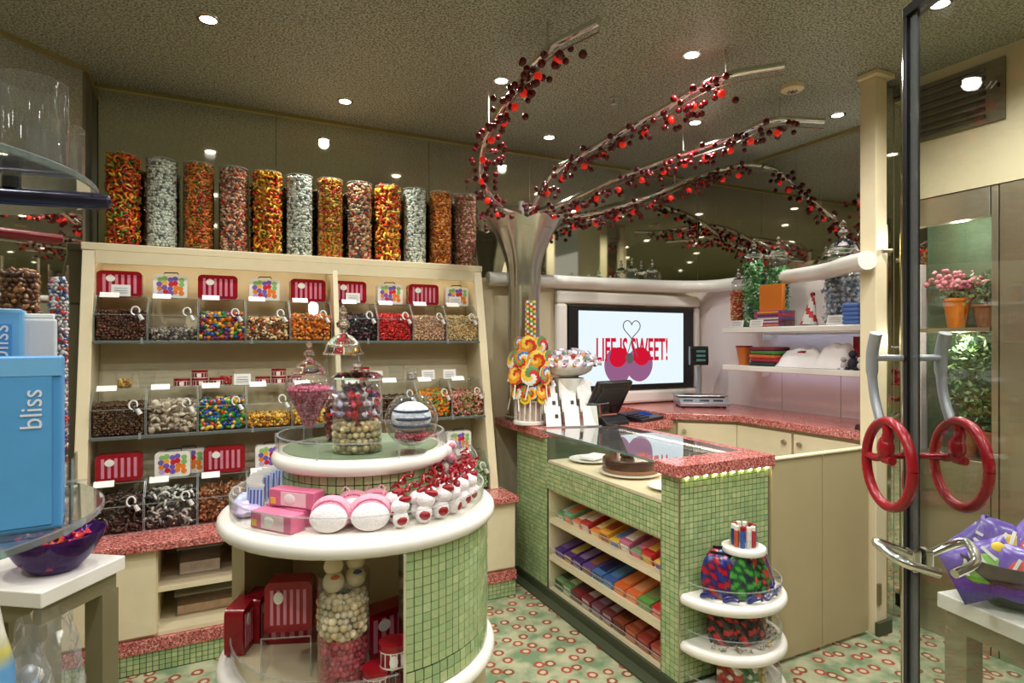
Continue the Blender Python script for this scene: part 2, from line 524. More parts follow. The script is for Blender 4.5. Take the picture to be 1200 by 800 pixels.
def scatter(name, pts, size, tpl, palette, material, extra=None, parent=None, jitter=0.25, rots=None):
    """extra: an MB with the solid core"""
    tv, tf = TPL[tpl] if isinstance(tpl, str) else tpl
    pts = np.array(pts, float); n = len(pts)
    R = rand_rots(n) if rots is None else rots
    s = size * (1 + jitter * (nrs.rand(n) - 0.5) * 2)
    V = np.einsum('nij,kj->nki', R, tv) * s[:, None, None] + pts[:, None, :]
    pal = np.array([lin(c) for c in palette])
    C = pal[nrs.randint(0, len(pal), n)] * (0.8 + 0.4 * nrs.rand(n))[:, None]
    V = V.reshape(-1, 3); F = (tf[None] + (np.arange(n) * len(tv))[:, None, None]).reshape(-1, 3)
    C = np.repeat(np.clip(C, 0, 1), len(tv), 0)
    if extra is not None:
        ev, ef = tri_template(extra)
        F = np.vstack([F, ef + len(V)]); V = np.vstack([V, ev]); C = np.vstack([C, np.array(extra.c)])
    me = bpy.data.meshes.new(name)
    me.vertices.add(len(V)); me.vertices.foreach_set('co', V.astype(np.float32).ravel())
    me.loops.add(len(F) * 3); me.loops.foreach_set('vertex_index', F.astype(np.int32).ravel())
    me.polygons.add(len(F)); me.polygons.foreach_set('loop_start', np.arange(0, len(F) * 3, 3, dtype=np.int32))
    at = me.attributes.new('Col', 'FLOAT_COLOR', 'POINT')
    at.data.foreach_set('color', np.hstack([C, np.ones((len(C), 1))]).astype(np.float32).ravel())
    me.materials.append(material)
    if tpl in ('ball', 'ball1', 'bean', 'disc', 'worm'):
        me.polygons.foreach_set('use_smooth', [True] * len(F))
    me.update(); me.validate()
    return link(name, me, parent)

def shaded_mean(pal, k=0.35):  # darkens the palette mean: shade between sweets put into the core colour
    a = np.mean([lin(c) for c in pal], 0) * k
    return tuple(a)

def box_heap_pts(w, d, h, s, slope=0.0):
    """points on the front, top and side faces of a heap w x d x h standing on z=0, front at y=0"""
    P = []
    def grid(nu, nv, fn):
        for i in range(nu):
            for j in range(nv):
                P.append(fn((i + .5 + nrs.uniform(-.35, .35)) / nu, (j + .5 + nrs.uniform(-.35, .35)) / nv))
    st = s * 1.55
    nx, ny, nz = max(2, int(w / st)), max(2, int(d / st)), max(2, int(h / st))
    e = lambda: nrs.uniform(0.3, 1.0) * s
    grid(nx, nz, lambda u, v: (-w / 2 + s * .8 + u * (w - 1.6 * s), e() + .5 * s, s * .7 + v * (h - s)))
    grid(nx, ny, lambda u, v: (-w / 2 + s * .8 + u * (w - 1.6 * s), s + v * (d - 2 * s), h - s * .5 + v * slope + nrs.uniform(-.4, .5) * s))
    grid(ny, nz, lambda u, v: (-w / 2 + e(), s + u * (d - 2 * s), s * .7 + v * (h - s)))
    grid(ny, nz, lambda u, v: (w / 2 - e(), s + u * (d - 2 * s), s * .7 + v * (h - s)))
    return P

def cyl_heap_pts(r, h, s, half=False):
    P = []
    st = s * 1.6
    n, m = max(6, int(2 * PI * r / st)), max(1, int(h / st))
    for j in range(m):
        for i in range(n):
            t = 2 * PI * (i + .5 * (j % 2) + nrs.uniform(-.3, .3)) / n
            q = r - s * nrs.uniform(.9, 1.4)
            P.append((q * math.cos(t), q * math.sin(t), s * .8 + (j + nrs.uniform(-.3, .3) + .4) / m * (h - s)))
    k = int((r / s) ** 2 * 0.9)
    for i in range(k):
        q = (r - s) * math.sqrt(nrs.rand()); t = nrs.rand() * 2 * PI
        P.append((q * math.cos(t), q * math.sin(t), h - s * nrs.uniform(-.2, .8)))
    return P

def smooth_path(pts, k=6):
    pts = [Vector(p) for p in pts]
    P = [pts[0] * 2 - pts[1]] + pts + [pts[-1] * 2 - pts[-2]]
    out = []
    for i in range(1, len(P) - 2):
        a, b, c, d = P[i - 1], P[i], P[i + 1], P[i + 2]
        for j in range(k):
            t = j / k
            out.append(0.5 * ((2 * b) + (c - a) * t + (2 * a - 5 * b + 4 * c - d) * t * t + (3 * b - 3 * c + d - a) * t ** 3))
    out.append(pts[-1])
    return out

def text(name, body, material, parent, loc, rot, size, sx=1.0, extrude=0.001, bold=0.0):
    cu = bpy.data.curves.new(name, 'FONT')
    cu.body = body; cu.size = size; cu.extrude = extrude; cu.align_x = 'CENTER'; cu.align_y = 'CENTER'; cu.offset = bold
    cu.resolution_u = 3
    cu.materials.append(material)
    o = bpy.data.objects.new(name, cu); col.objects.link(o)
    bpy.context.view_layer.update()
    me = bpy.data.meshes.new_from_object(o.evaluated_get(bpy.context.evaluated_depsgraph_get()))
    bpy.data.objects.remove(o)
    me.materials.clear(); me.materials.append(material)
    o = link(name, me, parent, loc, rot); o.scale = (sx, 1, 1)
    return o

# ================================================================== STRUCTURE
BACKY, LOWY, LOWX = -3.0, 3.85, 3.70
struct(MB().box(-3, 5.2, -3.2, 4.2, -0.1, 0).build('floor', CARPET))
struct(MB().box(-3, 5.2, -3.2, 4.2, CEIL, CEIL + 0.1).build('ceiling', CEILM))
# recessed downlights
def downlight():
    t = thing('downlight', 'x', 'ceiling light', group=None)
    MB().lathe([(0.034, -0.001), (0.034, -0.006), (0.047, -0.006), (0.05, 0.0)], 20).build('bezel', CHROME, t, True)
    MB().cyl((0, 0, -0.004), (0, 0, -0.0005), 0.0345, n=20).build('lens', LAMP, t)
    return t
dl0 = downlight()
DL_LABELS = ['large bright round downlight above the left of the candy rack', 'round downlight left of the first cherry branch tip, above the tall column',
             'round downlight between the third and fourth cherry branches', 'round downlight close to the brass trim above the rack of candy bins',
             'round downlight just above where the steel column spreads', 'round downlight beside the cream post near the right mirror',
             'round downlight between the tips of the first two cherry branches', None, None, None, 'round downlight seen near the top through the glass door']
for i, (x, y) in enumerate(LIGHTS):
    lab = DL_LABELS[i] if i < len(DL_LABELS) and DL_LABELS[i] else 'round recessed ceiling downlight out of sight, added as fill light'
    g = None if i < len(DL_LABELS) and DL_LABELS[i] else 'downlights behind the viewer'
    if i == 0:
        dl0.location = (x, y, CEIL); dl0['label'] = lab
    else:
        copy_tree(dl0, (x, y, CEIL), 0, lab, g)
for o in bpy.data.objects:
    if o.name.startswith('downlight') and o.type == 'EMPTY': o['group'] = o.get('group') or 'ceiling downlights'

# back wall: proud cream lower wall, smoked mirror above
wb = struct(MB().box(-0.61, 4.0, YW + 0.012, YW + 0.1, 0, CEIL).box(1.68, LOWX + .2, LOWY, YW + 0.012, 0, 2.0).build('wall_back', CREAM))
xs = [-0.605, 0.35, 1.35, 2.15, 3.04, XW]
for a, b in zip(xs, xs[1:]):
    MB().box(a + 0.0015, b - 0.0015, YW, YW + 0.010, 2.002 if a > 1.3 else 0.6, CEIL - 0.002).build('mirror_panel', MIRROR, wb)
wr = struct(MB().box(XW + 0.012, XW + 0.1, 2.052, 4.1, 0, CEIL).box(LOWX, XW + 0.012, 2.052, LOWY, 0, 2.0).build('wall_right', PINKWHITE))
for a, b in ((2.054, 3.0), (3.0, 3.998)):
    MB().box(XW, XW + 0.010, a + 0.001, b - 0.001, 2.002, CEIL - 0.002).build('mirror_panel', MIRROR_B, wr)
# splash panels below the shelves on the right wall
for a, b in ((2.08, 2.545), (2.55, 3.0), (3.005, 3.5)):
    MB().box(LOWX - 0.008, LOWX - 0.0005, a, b, 1.052, 1.38).build('panel', PINKWHITE, wr, bevel=0.002)
# rounded white rail along the ledge
rail = smooth_path([(1.72, LOWY - .03, 1.99), (2.6, LOWY - .03, 1.995), (3.3, LOWY - .05, 2.0), (3.62, 3.62, 2.0), (3.62, 3.2, 2.0), (3.5, 2.75, 1.99), (3.38, 2.42, 1.985), (3.2, 2.18, 1.98), (3.065, 1.965, 1.975)], 6)
struct(MB().tube(rail, 0.05, 12).build('trim_1', WHITE, smooth=True))
# brass ceiling trims
struct(MB().box(-0.6, XW, YW - 0.02, YW - 0.001, CEIL - 0.022, CEIL - 0.001).build('trim_2', GOLD))
struct(MB().box(XW - 0.02, XW - 0.001, 2.06, YW - 0.021, CEIL - 0.022, CEIL - 0.001).build('trim_3', GOLD))
# angled mirror wall on the left, with a short return
ang = math.radians(45)
def aw(s, d):  # along the angled wall from its corner, d = out of the wall into the room
    return (-0.60 - s * math.cos(ang) + d * math.cos(ang), 3.80 - s * math.sin(ang) - d * math.sin(ang))
def awbox(mb, s0, s1, d0, d1, z0, z1):
    return mb.prism([aw(s0, d0), aw(s0, d1), aw(s1, d1), aw(s1, d0)], z0, z1)
wl = MB(); awbox(wl, 0, 3.3, -0.1, 0, 0, CEIL); wl.box(-0.66, -0.606, 3.8, 4.0, 0, CEIL)
wl = struct(wl.build('wall_left', OLIVE))
for s0, s1 in ((0.02, 1.1), (1.1, 2.2)):
    awbox(MB(), s0 + .002, s1 - .002, 0.001, 0.010, 1.75, CEIL - 0.025).build('mirror_panel', MIRROR_B, wl)
m = MB(); awbox(m, 0, 2.3, 0.001, 0.022, CEIL - 0.022, CEIL - 0.001); m.box(-0.606, -0.586, 3.79, 3.979, CEIL - 0.022, CEIL - 0.001)
struct(m.build('trim_4', GOLD))
struct(MB().box(-2.95, -2.85, BACKY, 1.5, 0, CEIL).build('wall_side', CREAM_D))
struct(MB().box(-2.85, 3.42, BACKY - .1, BACKY, 0, CEIL).build('wall_front', CREAM_D))

# right side passage wall: cream head with a vent, steel panels, planted window
WX = 3.42
ws = MB().box(WX, WX + .1, BACKY, 2.05, 2.32, CEIL)
ws.box(WX, WX + .1, 1.96, 2.05, 0, 2.32)
ws = struct(ws.build('wall_passage', CREAM))
for a, b, z0, z1 in ((1.545, 1.575, 1.0, 2.315), (1.02, 1.54, 0.0, 2.315), (0.4, 1.01, 0.0, 2.315), (-1.5, 0.39, 0, 2.315), (1.58, 1.955, 2.17, 2.315), (1.58, 1.955, 0.0, 0.95), (1.545, 1.575, 0, .999)):
    MB().box(WX + 0.005, WX + .06, a, b, z0, z1).build('panel', STEEL_D, ws, bevel=0.003)
MB().box(WX + .32, WX + .36, 1.3, 2.04, .9, 2.3).build('niche_back', mat('garden_green', (74, 92, 66), .8, var=.5, scale=7), ws)
MB().box(WX + .0, WX + .32, 1.58, 1.955, 1.60, 1.62).build('niche_shelf', STEEL_D, ws)
MB().box(WX + .062, WX + .32, 1.58, 1.955, .9, .95).build('niche_sill', STEEL_D, ws)
v = thing('air_vent', 'olive louvred air vent grille high on the cream passage wall', 'vent', (WX, 1.71, 2.775))
MB().box(-0.012, -0.002, -0.20, 0.20, -0.15, 0.15).build('frame', mat('vent_olive', (112, 104, 78), .5), v)
for k in range(7):
    MB().rbox(-0.016, 0.03, -0.115 + k * 0.038, 0.016, 0.3, 0.016, (0, 0.6, 0)).build('slat', mat('vent_slat', (60, 56, 42), .5) if k == 0 else MATS['vent_slat'], v)
MB().rbox(-.014, -.175, .02, .006, .012, .02).build('latch', BLACK, v)

# cream post at the end of the counter, with the gate hinge
p = MB().box(3.13, 3.225, 1.962, 2.05, 0, CEIL - .03).build('trim_5', CREAM, bevel=0.004)
struct(p)
MB().box(3.10, 3.255, 1.935, 2.051, CEIL - .028, CEIL - .001).build('cap', CREAM, p, bevel=0.004)
MB().box(3.2255, 3.252, 1.975, 2.04, 0, CEIL - .8).build('edge_strip', GOLD, p)
MB().cyl((3.175, 1.955, 2.03), (3.21, 1.925, 2.03), .012, n=8).build('screw_fitting', STEEL_D, p)
MB().box(3.135, 3.16, 1.95, 1.961, .16, .27).build('hinge', STEEL_D, p)
MB().box(3.12, 3.235, 1.94, 1.961, 0, .07).build('kick_plate', GREEN_DK, p)
# dark mirror strip between post and passage wall
struct(MB().box(3.27, 3.415, 2.04, 2.05, 0, CEIL - .002).build('trim_6', MIRROR_B))
struct(MB().box(WX - .004, WX - .0005, 1.962, 2.038, .02, CEIL - .002).build('trim_8', MIRROR_B))
for z_ in (2.14, 1.55):  # unseen point lights added to brighten the greenery in the niche
    nl = bpy.data.lights.new('niche_fill_light', 'POINT'); nl.energy = 3.2; nl.color = (1, .96, .85); nl.shadow_soft_size = .03
    no_ = bpy.data.objects.new('niche_fill_light', nl); col.objects.link(no_); no_.location = (WX + .12, 1.77, z_)

# ceiling fittings
t = thing('smoke_detector', 'round cream smoke detector on the speckled ceiling', 'smoke detector', (2.9, 2.29, CEIL))
MB().lathe([(0.0, -.032), (.045, -.032), (.06, -.022), (.064, -.001)], 24).build('housing', CREAM, t, True)
MB().lathe([(0.0, -.034), (.012, -.034)], 12).build('sensor', BLACK, t)
for k in range(8):
    MB().rbox(.022 * math.cos(k * PI / 4), .022 * math.sin(k * PI / 4), -.033, .016, .004, .003, (0, 0, k * PI / 4)).build('slot', BLACK, t)
t = thing('sprinkler', 'small metal fire sprinkler head hanging from the ceiling', 'sprinkler', (2.1, 2.87, CEIL))
MB().cyl((0, 0, -.006), (0, 0, 0), .022, n=12).build('flange', STEEL, t)
MB().cyl((0, 0, -.035), (0, 0, -.006), .007, n=8).build('nozzle', STEEL, t)
MB().cyl((0, 0, -.04), (0, 0, -.036), .016, n=10).build('deflector', STEEL, t)

# ================================================================== DISPLAY CASE (front counter)
TS = 0.0258
TGREENS = [(166, 186, 130), (160, 182, 128), (172, 190, 136), (154, 178, 126), (180, 192, 140)]
def tilecol(): 
    c = lin(rnd.choice(TGREENS)); k = rnd.uniform(.92, 1.08)
    return tuple(min(1, x * k) for x in c)
def tile_field(mb, u0, u1, z0, z1, place, holes=()):
    nu, nz = max(1, round((u1 - u0) / TS)), max(1, round((z1 - z0) / TS))
    du, dz = (u1 - u0) / nu, (z1 - z0) / nz
    for i in range(nu):
        for j in range(nz):
            mb.cc = tilecol()
            place(mb, u0 + i * du + .0016, u0 + (i + 1) * du - .0016, z0 + j * dz + .0016, z0 + (j + 1) * dz - .0016, rnd.uniform(.0025, .0042))
X0, X1, Y0, Y1, MZ = 1.815, 2.36, 2.0, 3.55, 0.96
case = thing('display_case', 'green mosaic tiled counter with glass top, cake display and three snack shelves', 'counter', (0, 0, 0))
OY0, OY1 = 2.115, 3.15      # the opening of the shelves
b = MB()
b.box(X0, X1, Y0, OY0, .06, MZ).box(X0, X1, OY1, Y1, .06, MZ)
b.box(X0, X1, OY0, OY1, .66, .815)                       # band below the cake deck
b.box(X1 - .03, X1, OY0, OY1, .06, .66)
b.build('carcass', GREEN_BASE, case)
i = MB()                                                  # cream lining
i.box(X0 + .01, X1 - .031, OY0 + .0005, OY0 + .012, .06, .659).box(X0 + .01, X1 - .031, OY1 - .012, OY1 - .0005, .06, .659)
i.box(X1 - .045, X1 - .031, OY0 + .012, OY1 - .012, .06, .659).box(X0 + .01, X1 - .031, OY0 + .0125, OY1 - .0125, .648, .659)
i.build('lining', CREAM, case)
for z in (.455, .23, .035):
    MB().box(X0 + .004, X1 - .046, OY0 + .013, OY1 - .013, z, z + .03).build('shelf', CREAM, case, bevel=.003)
    MB().box(X0 + .002, X0 + .006, OY0 + .016, OY1 - .016, z + .031, z + .075).build('shelf_lip', ACRYL, case)
    MB().box(X0 + .0015, X0 + .0065, OY0 + .016, OY1 - .016, z + .0755, z + .078).build('lip_edge', EDGE, case)
tl = MB()
px_ = lambda mb, a, c, z0, z1, t: mb.box(X0 - t, X0, a, c, z0, z1)
tile_field(tl, Y0, OY0, .06, MZ, px_); tile_field(tl, OY1, Y1, .06, MZ, px_); tile_field(tl, OY0, OY1, .66, .815, px_)
tile_field(tl, X0, X1, .06, MZ, lambda mb, a, c, z0, z1, t: mb.box(a, c, Y0 - t, Y0, z0, z1))
tag(tl.build('mosaic_tiles', TILE, case), kind='stuff')
# corner profiles
MB().box(X0 - .006, X0 + .001, Y0 - .006, Y0 + .001, .05, MZ).build('corner_profile', STEEL_D, case)
MB().box(X0 - .006, X0 + .001, OY0 - .002, OY0 + .002, .05, .815).build('corner_profile', STEEL_D, case)
# sloping plinth
MB().prism([(X0 - .07, Y0 - .05), (X1 + .0, Y0 - .05), (X1, Y1), (X0 - .07, Y1)], 0, .012).box(X0 - .012, X1, Y0 - .012, Y1, .012, .058).build('plinth', GREEN_DK, case)
# cake deck
MB().box(X0 + .004, X1, OY0 + .002, OY1 - .002, .8155, .83).build('cake_deck', CREAM, case)
MB().box(X1 - .012, X1, OY0 + .002, OY1 - .002, .8305, .958).build('back_glass', ACRYL, case)
MB().box(X0 + .002, X0 + .008, OY0 + .004, OY1 - .004, .8305, .985).build('front_glass', thin_glass('case_front_glass', (.96, .97, .96), .45, .02, 1.45), case)
# marble around the glass top
mt = MB()
mt.prism([(1.785, 1.975), (2.385, 1.975), (2.385, OY0 + .02), (1.785, OY0 + .02)], MZ, 1.014)
mt.prism([(1.785, OY1 + .02), (2.33, OY1 + .02), (2.33, 3.14), (2.795, 3.14), (2.795, 3.84), (1.785, 3.84)], MZ, 1.014)
mt.prism([(2.33, OY0 + .02), (2.385, OY0 + .02), (2.385, 3.14), (2.33, 3.14)], MZ + .03, 1.014)
top = mt.build('granite_worktop', GRAN, None, bevel=.004)
tag(top, 'red speckled granite worktop framing the glass top of the green tiled counter', 'worktop')
gl = MB().box(1.785, 2.329, OY0 + .0205, OY1 + .0195, 1.002, 1.013).build('glass_top', [GLASS], case)
MB().box(1.781, 1.7845, OY0 + .021, OY1 + .019, 1.002, 1.0135).build('glass_edge', GEDGE, case)
# led lines under the stone
for k in range(10): MB().box(1.845 + k * .055, 1.855 + k * .055, 1.985, 1.991, MZ - .007, MZ - .001).build('led_bulb', MATS.get('bulb_glow') or emit_mat('bulb_glow', (250, 250, 190), 26), case)
MB().box(2.333, 2.347, OY0 + .025, OY1 - .015, .978, .986).build('light_strip', emit_mat('case_led', (255, 244, 215), 16), case)
# staff side bodies below the marble extension
MB().box(2.37, 2.79, 3.17, 3.84, 0, MZ).build('rear_body', CREAM_D, case)

# quarter display on the end of the case
qd = thing('tiered_shelf', 'white rimmed half round tiered shelf on the end of the tiled counter', 'shelf', (2.075, 1.994, 0))
def half(r, n=28): return [(r * math.cos(PI + PI * k / n), r * math.sin(PI + PI * k / n)) for k in range(n + 1)]
def half_rim(R, z, t, name):
    prof = [(R - .05, z - t / 2), (R - .015, z - t / 2)] + [(R - .015 + .015 * math.cos(a), z + t / 2 * math.sin(a)) for a in (-1.1, -.5, 0, .5, 1.1)] + [(R - .015, z + t / 2), (0.001, z + t / 2)]
    mb = MB().lathe([(0.001, z - t / 2)] + prof, 28, a0=PI, a1=2 * PI)
    return mb.build(name, WHITE, qd, True)
for z in (.43, .225, .03):
    half_rim(.262, z, .045, 'tier')
    MB().lathe([(.236, z + .023), (.236, z + .075), (.239, z + .075), (.239, z + .023)], 28, a0=PI + .02, a1=2 * PI - .02).build('gallery', ACRYL, qd)
    MB().lathe([(.2355, z + .0755), (.2355, z + .079), (.2395, z + .079), (.2395, z + .0755), (.2355, z + .0755)], 28, a0=PI + .02, a1=2 * PI - .02).build('gallery_edge', EDGE, qd)
MB().lathe([(0.001, .625), (.07, .625), (.092, .635), (.096, .645), (.092, .657), (.07, .66), (.001, .66)], 24, c=(0, -.11)).build('top_disc', WHITE, qd, True)
MB().lathe([(.06, .4535), (.06, .6245)], 20, c=(0, -.11)).build('post', CREAM, qd, True)
MB().lathe([(.058, .661), (.058, .70), (.061, .70), (.061, .661)], 20, c=(0, -.11)).build('cup', ACRYL, qd)

# ================================================================== GATE
for k, (a, c) in enumerate(((2.372, 2.735), (2.74, 3.105))):
    g = MB().box(a, c, 1.985, 2.015, .02, .985).build('gate_panel', CREAM_D, None, bevel=.003)
    tag(g, ['cream gate panel adjoining the tiled counter end', 'cream gate panel hinged on the cream post'][k], 'gate', 'counter gate panels')
    m = MB().box(a, c, 1.978, 2.02, .9855, .992).build('top_edge', CREAM, g)

# ================================================================== BACK COUNTER
poly = [(2.80, 3.835), (2.80, 3.22), (2.88, 3.19), (3.15, 2.92), (3.15, 2.056), (3.69, 2.056), (3.69, 3.835)]
o = MB().prism(poly, 1.008, 1.052).build('back_worktop', GRAN, None, bevel=.004)
tag(o, 'red speckled granite worktop running into the corner below the screen', 'worktop')
def cabinet(name, label, foot, doors, group='cream cabinets under the back worktop'):
    c = thing(name, label, 'cabinet', (0, 0, 0), group=group)
    MB().prism(foot, .1, 1.006).build('body', CREAM_D, c)
    MB().prism(foot, 0.0, .0995).build('plinth', GREEN_DK, c)
    for (ax, ay), (bx, by), kn in doors:
        A, B = Vector((ax, ay)), Vector((bx, by)); d = (B - A).normalized(); nrm = Vector((-d.y, d.x))
        L = (B - A).length
        mm = MB(); mm.T = Matrix.Translation((ax, ay, 0)) @ Matrix.Rotation(math.atan2(d.y, d.x), 4, 'Z')
        dr = mm.box(.006, L - .006, -.018, -.001, .11, .985).build('door', CREAM, c, bevel=.002)
        mm = MB(); mm.T = Matrix.Translation((ax, ay, 0)) @ Matrix.Rotation(math.atan2(d.y, d.x), 4, 'Z')
        kx = L * .12 if kn < 0 else L * .88
        mm.cyl((kx, -.019, .93), (kx, -.036, .93), .014, n=12).build('knob', STEEL_D, dr)
cabinet('base_cabinet', 'cream corner cabinet under the back worktop below the scale', [(2.83, 3.80), (2.83, 3.25), (2.90, 3.22), (3.18, 2.94), (3.66, 2.94), (3.66, 3.80)], [((2.90, 3.22), (3.18, 2.94), -1)])
cabinet('base_cabinet', 'cream base cabinet under the middle of the right worktop', [(3.18, 2.935), (3.18, 2.50), (3.66, 2.50), (3.66, 2.935)], [((3.18, 2.935), (3.18, 2.50), 1)])
cabinet('base_cabinet', 'cream base cabinet beside the cream post', [(3.18, 2.495), (3.18, 2.06), (3.66, 2.06), (3.66, 2.495)], [((3.18, 2.495), (3.18, 2.06), -1)])

# wall shelves on the right
for z, lab in ((1.612, 'long white wall shelf carrying the tall candy jars'), (1.342, 'long white wall shelf carrying folded shirts')):
    s = MB().box(3.35, LOWX - .001, 2.19, 3.24, z, z + .038).build('wall_shelf', WHITE, None, bevel=.005)
    tag(s, lab, 'shelf', 'white shelves on the right wall')
    for y_ in (2.2, 3.1): MB().box(3.6, LOWX - .001, y_, y_ + .03, z - .05, z - .0005).build('bracket', WHITE, s)
    MB().box(3.62, 3.624, 2.24, 3.08, z - .005, z - .0005).build('light_strip', LED_C, s)
    MB().box(3.600, 3.612, 2.24, 3.08, z - .014, z - .0005).build('lip', WHITE, s)  # added lip that hides the light strip from the front
    MB().box(3.352, 3.356, 2.6, 2.62, z - .0, z - .018).build('clip', ACRYL, s)

# ================================================================== STEEL COLUMN
cl = thing('tree_column', 'fluted brushed steel column spreading at its top like a tree trunk', 'column', (1.93, 3.675, 1.0145))
cm = MB(); n = 48; prof = [(0, .118), (.9, .118), (.905, .121), (.95, .122), (1.05, .128), (1.12, .145), (1.19, .172), (1.26, .21), (1.31, .248), (1.34, .278), (1.348, .284)]
vs = []
for z, r in prof:
    for k in range(n):
        a = 2 * PI * k / n
        q = r * (1 - .10 * min(1, max(0, (z - .3) / .7)) * abs(math.sin(4 * a)) ** 3 - .03)
        vs.append((q * math.cos(a), q * math.sin(a), z + .03 * abs(math.cos(4 * a)) * max(0, (z - 1.2) / .15)))
fs = []
for i_ in range(len(prof) - 1):
    for k in range(n): fs.append((i_ * n + k, i_ * n + (k + 1) % n, (i_ + 1) * n + (k + 1) % n, (i_ + 1) * n + k))
cm.add(vs, fs); cm.build('trunk', STEEL, cl, 'all')
MB().cyl((0, 0, 1.30), (0, 0, 1.315), .215, n=24).build('top_plate', STEEL_D, cl)
MB().cyl((-.03, -.02, 1.316), (-.03, -.02, 1.5), .02, n=10).build('stem', STEEL, cl)
MB().lathe([(.122, 0), (.135, 0), (.135, .02), (.124, .03)], 24).build('base_ring', STEEL, cl, True)

# ================================================================== CHERRY BRANCHES
bm_d = MB().ball((0, 0, 0), .0175, 10, 7).mesh('berry', BERRY, 'all')
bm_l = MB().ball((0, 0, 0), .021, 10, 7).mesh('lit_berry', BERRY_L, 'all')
BR = [
 ('first curved steel branch of red berries, nearest the candy tubes', [(1.86, 3.60, 2.42), (1.66, 3.50, 2.44), (1.48, 3.36, 2.54), (1.41, 3.20, 2.66), (1.395, 3.06, 2.74), (1.37, 2.74, 2.82), (1.335, 2.315, 2.85), (1.40, 2.01, 2.85)], 3),
 ('second curved steel branch of red berries, ending beside the smoke detector', [(1.92, 3.58, 2.42), (1.95, 3.47, 2.54), (1.99, 3.345, 2.66), (2.13, 2.946, 2.77), (2.20, 2.54, 2.82), (2.23, 2.19, 2.85), (2.405, 1.94, 2.85)], 1),
 ('third curved steel branch of red berries, reaching toward the cream post', [(1.98, 3.62, 2.42), (2.15, 3.51, 2.50), (2.46, 3.36, 2.66), (2.78, 3.2, 2.8), (2.93, 2.77, 2.84), (2.94, 2.455, 2.85), (3.22, 2.33, 2.85)], 2),
 ('fourth arched steel branch of red berries, meeting the right mirror', [(2.02, 3.67, 2.41), (2.36, 3.51, 2.45), (2.66, 3.42, 2.54), (2.94, 3.39, 2.656), (3.27, 3.39, 2.80), (3.64, 3.32, 2.91), (3.825, 3.31, 2.93)], 2)]
for lab, pts, start in BR:
    t = thing('cherry_branch', lab, 'light fixture', pts[0], group='berry light branches of the steel tree')
    P = [Vector(p) - Vector(pts[0]) for p in smooth_path(pts, 7)]
    MB().tube(P, .019, 10).build('branch_tube', CHROME, t, True)
    wire = MB()
    off = [Vector((0, 0, -.045)) + p for p in P[start * 2:]]
    wire.tube(off, .0035, 5)
    L = [0]
    for a, c in zip(off, off[1:]): L.append(L[-1] + (c - a).length)
    def at(s):
        for k in range(len(off) - 1):
            if L[k + 1] >= s: return off[k].lerp(off[k + 1], (s - L[k]) / max(1e-6, L[k + 1] - L[k]))
        return off[-1]
    s = .05; k = 0
    while s < L[-1] - .16:
        c = at(s)
        side = Vector((rnd.uniform(-.01, .01), rnd.uniform(-.01, .01), -.035))
        q = c + side; wire.cyl(c, q, .0016, n=3, caps=False)
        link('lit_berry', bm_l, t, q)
        for j in range(11):
            a = rnd.uniform(0, 2 * PI); rr = rnd.uniform(.03, .06)
            q = c + Vector((rr * math.cos(a) + rnd.uniform(-.07, .07), rr * math.sin(a) + rnd.uniform(-.07, .07), rnd.uniform(-.065, .035)))
            # keep clear of the tube itself
            if (q - (c + Vector((0, 0, .045)))).length < .04: q.z -= .05
            b = link('berry', bm_d, t, q); kk = rnd.uniform(.85, 1.1); b.scale = (kk, kk, kk)
            if j % 2 == 0: wire.cyl(at(max(0, s + rnd.uniform(-.03, .03))), q, .0013, n=3, caps=False)
        s += rnd.uniform(.15, .18); k += 1
    tag(wire.build('twigs', WIRE, t), kind='stuff')
    for f in (.55, .85):
        e = P[int(len(P) * f)]
        MB().cyl(e + Vector((0, 0, .018)), Vector((e.x, e.y, CEIL - .003 - pts[0][2])), .004, n=6).build('hanger', STEEL, t)

# ================================================================== SCREEN
sx, sz = 2.995, 1.4975
fr = MB()
for x0, x1, z0, z1 in ((2.27, 3.68, 1.835, 1.93), (2.27, 3.68, 1.06, 1.16), (2.27, 2.368, 1.16, 1.835), (3.622, 3.68, 1.16, 1.835)):
    fr.box(x0, x1, LOWY - .05, LOWY - .001, z0, z1)
struct(fr.build('trim_7', WHITE, None, bevel=.02))
tv = thing('television', 'black framed flat screen reading LIFE IS SWEET! in red', 'screen', (sx, LOWY - .03, sz))
MB().box(-.615, .615, -.012, .025, -.325, .325).build('bezel', BLACK, tv, bevel=.004)
MB().box(-.53, .50, -.0145, -.0125, -.287, .287).build('screen', SCREEN, tv)
text('lettering', 'LIFE IS SWEET!', SC_RED, tv, (-.02, -.017, -.02), (PI / 2, 0, 0), .25, .45, .001, .004)
def disc(cx, cz, r, y, mat_, name, sq=1.0, rot=0.0):
    n = 28
    pts = [(r * math.cos(2 * PI * k / n), r * sq * math.sin(2 * PI * k / n)) for k in range(n)]
    cr_, sr_ = math.cos(rot), math.sin(rot)
    pts = [(cx + a * cr_ - b * sr_, cz + a * sr_ + b * cr_) for a, b in pts]
    vs = [(x, y, z) for x, z in pts] + [(x, y + .001, z) for x, z in pts]
    fs = [tuple(range(n)), tuple(range(2 * n - 1, n - 1, -1))] + [((k + 1) % n, k, n + k, n + (k + 1) % n) for k in range(n)]
    return MB().add(vs, fs).build(name, mat_, tv)
disc(-.17, -.14, .125, -.0165, SC_PUR, 'cherry_picture', 1.15, .3)
disc(.045, -.13, .13, -.0165, SC_PUR, 'cherry_picture', 1.05, -.3)
disc(-.165, -.07, .085, -.0185, SC_RED, 'cherry_picture', .9, .4)
disc(.06, -.065, .08, -.0185, SC_RED, 'cherry_picture', .9, -.4)
disc(-.055, -.08, .035, -.0192, SC_GREY, 'highlight_picture', 1.2)
hp = []
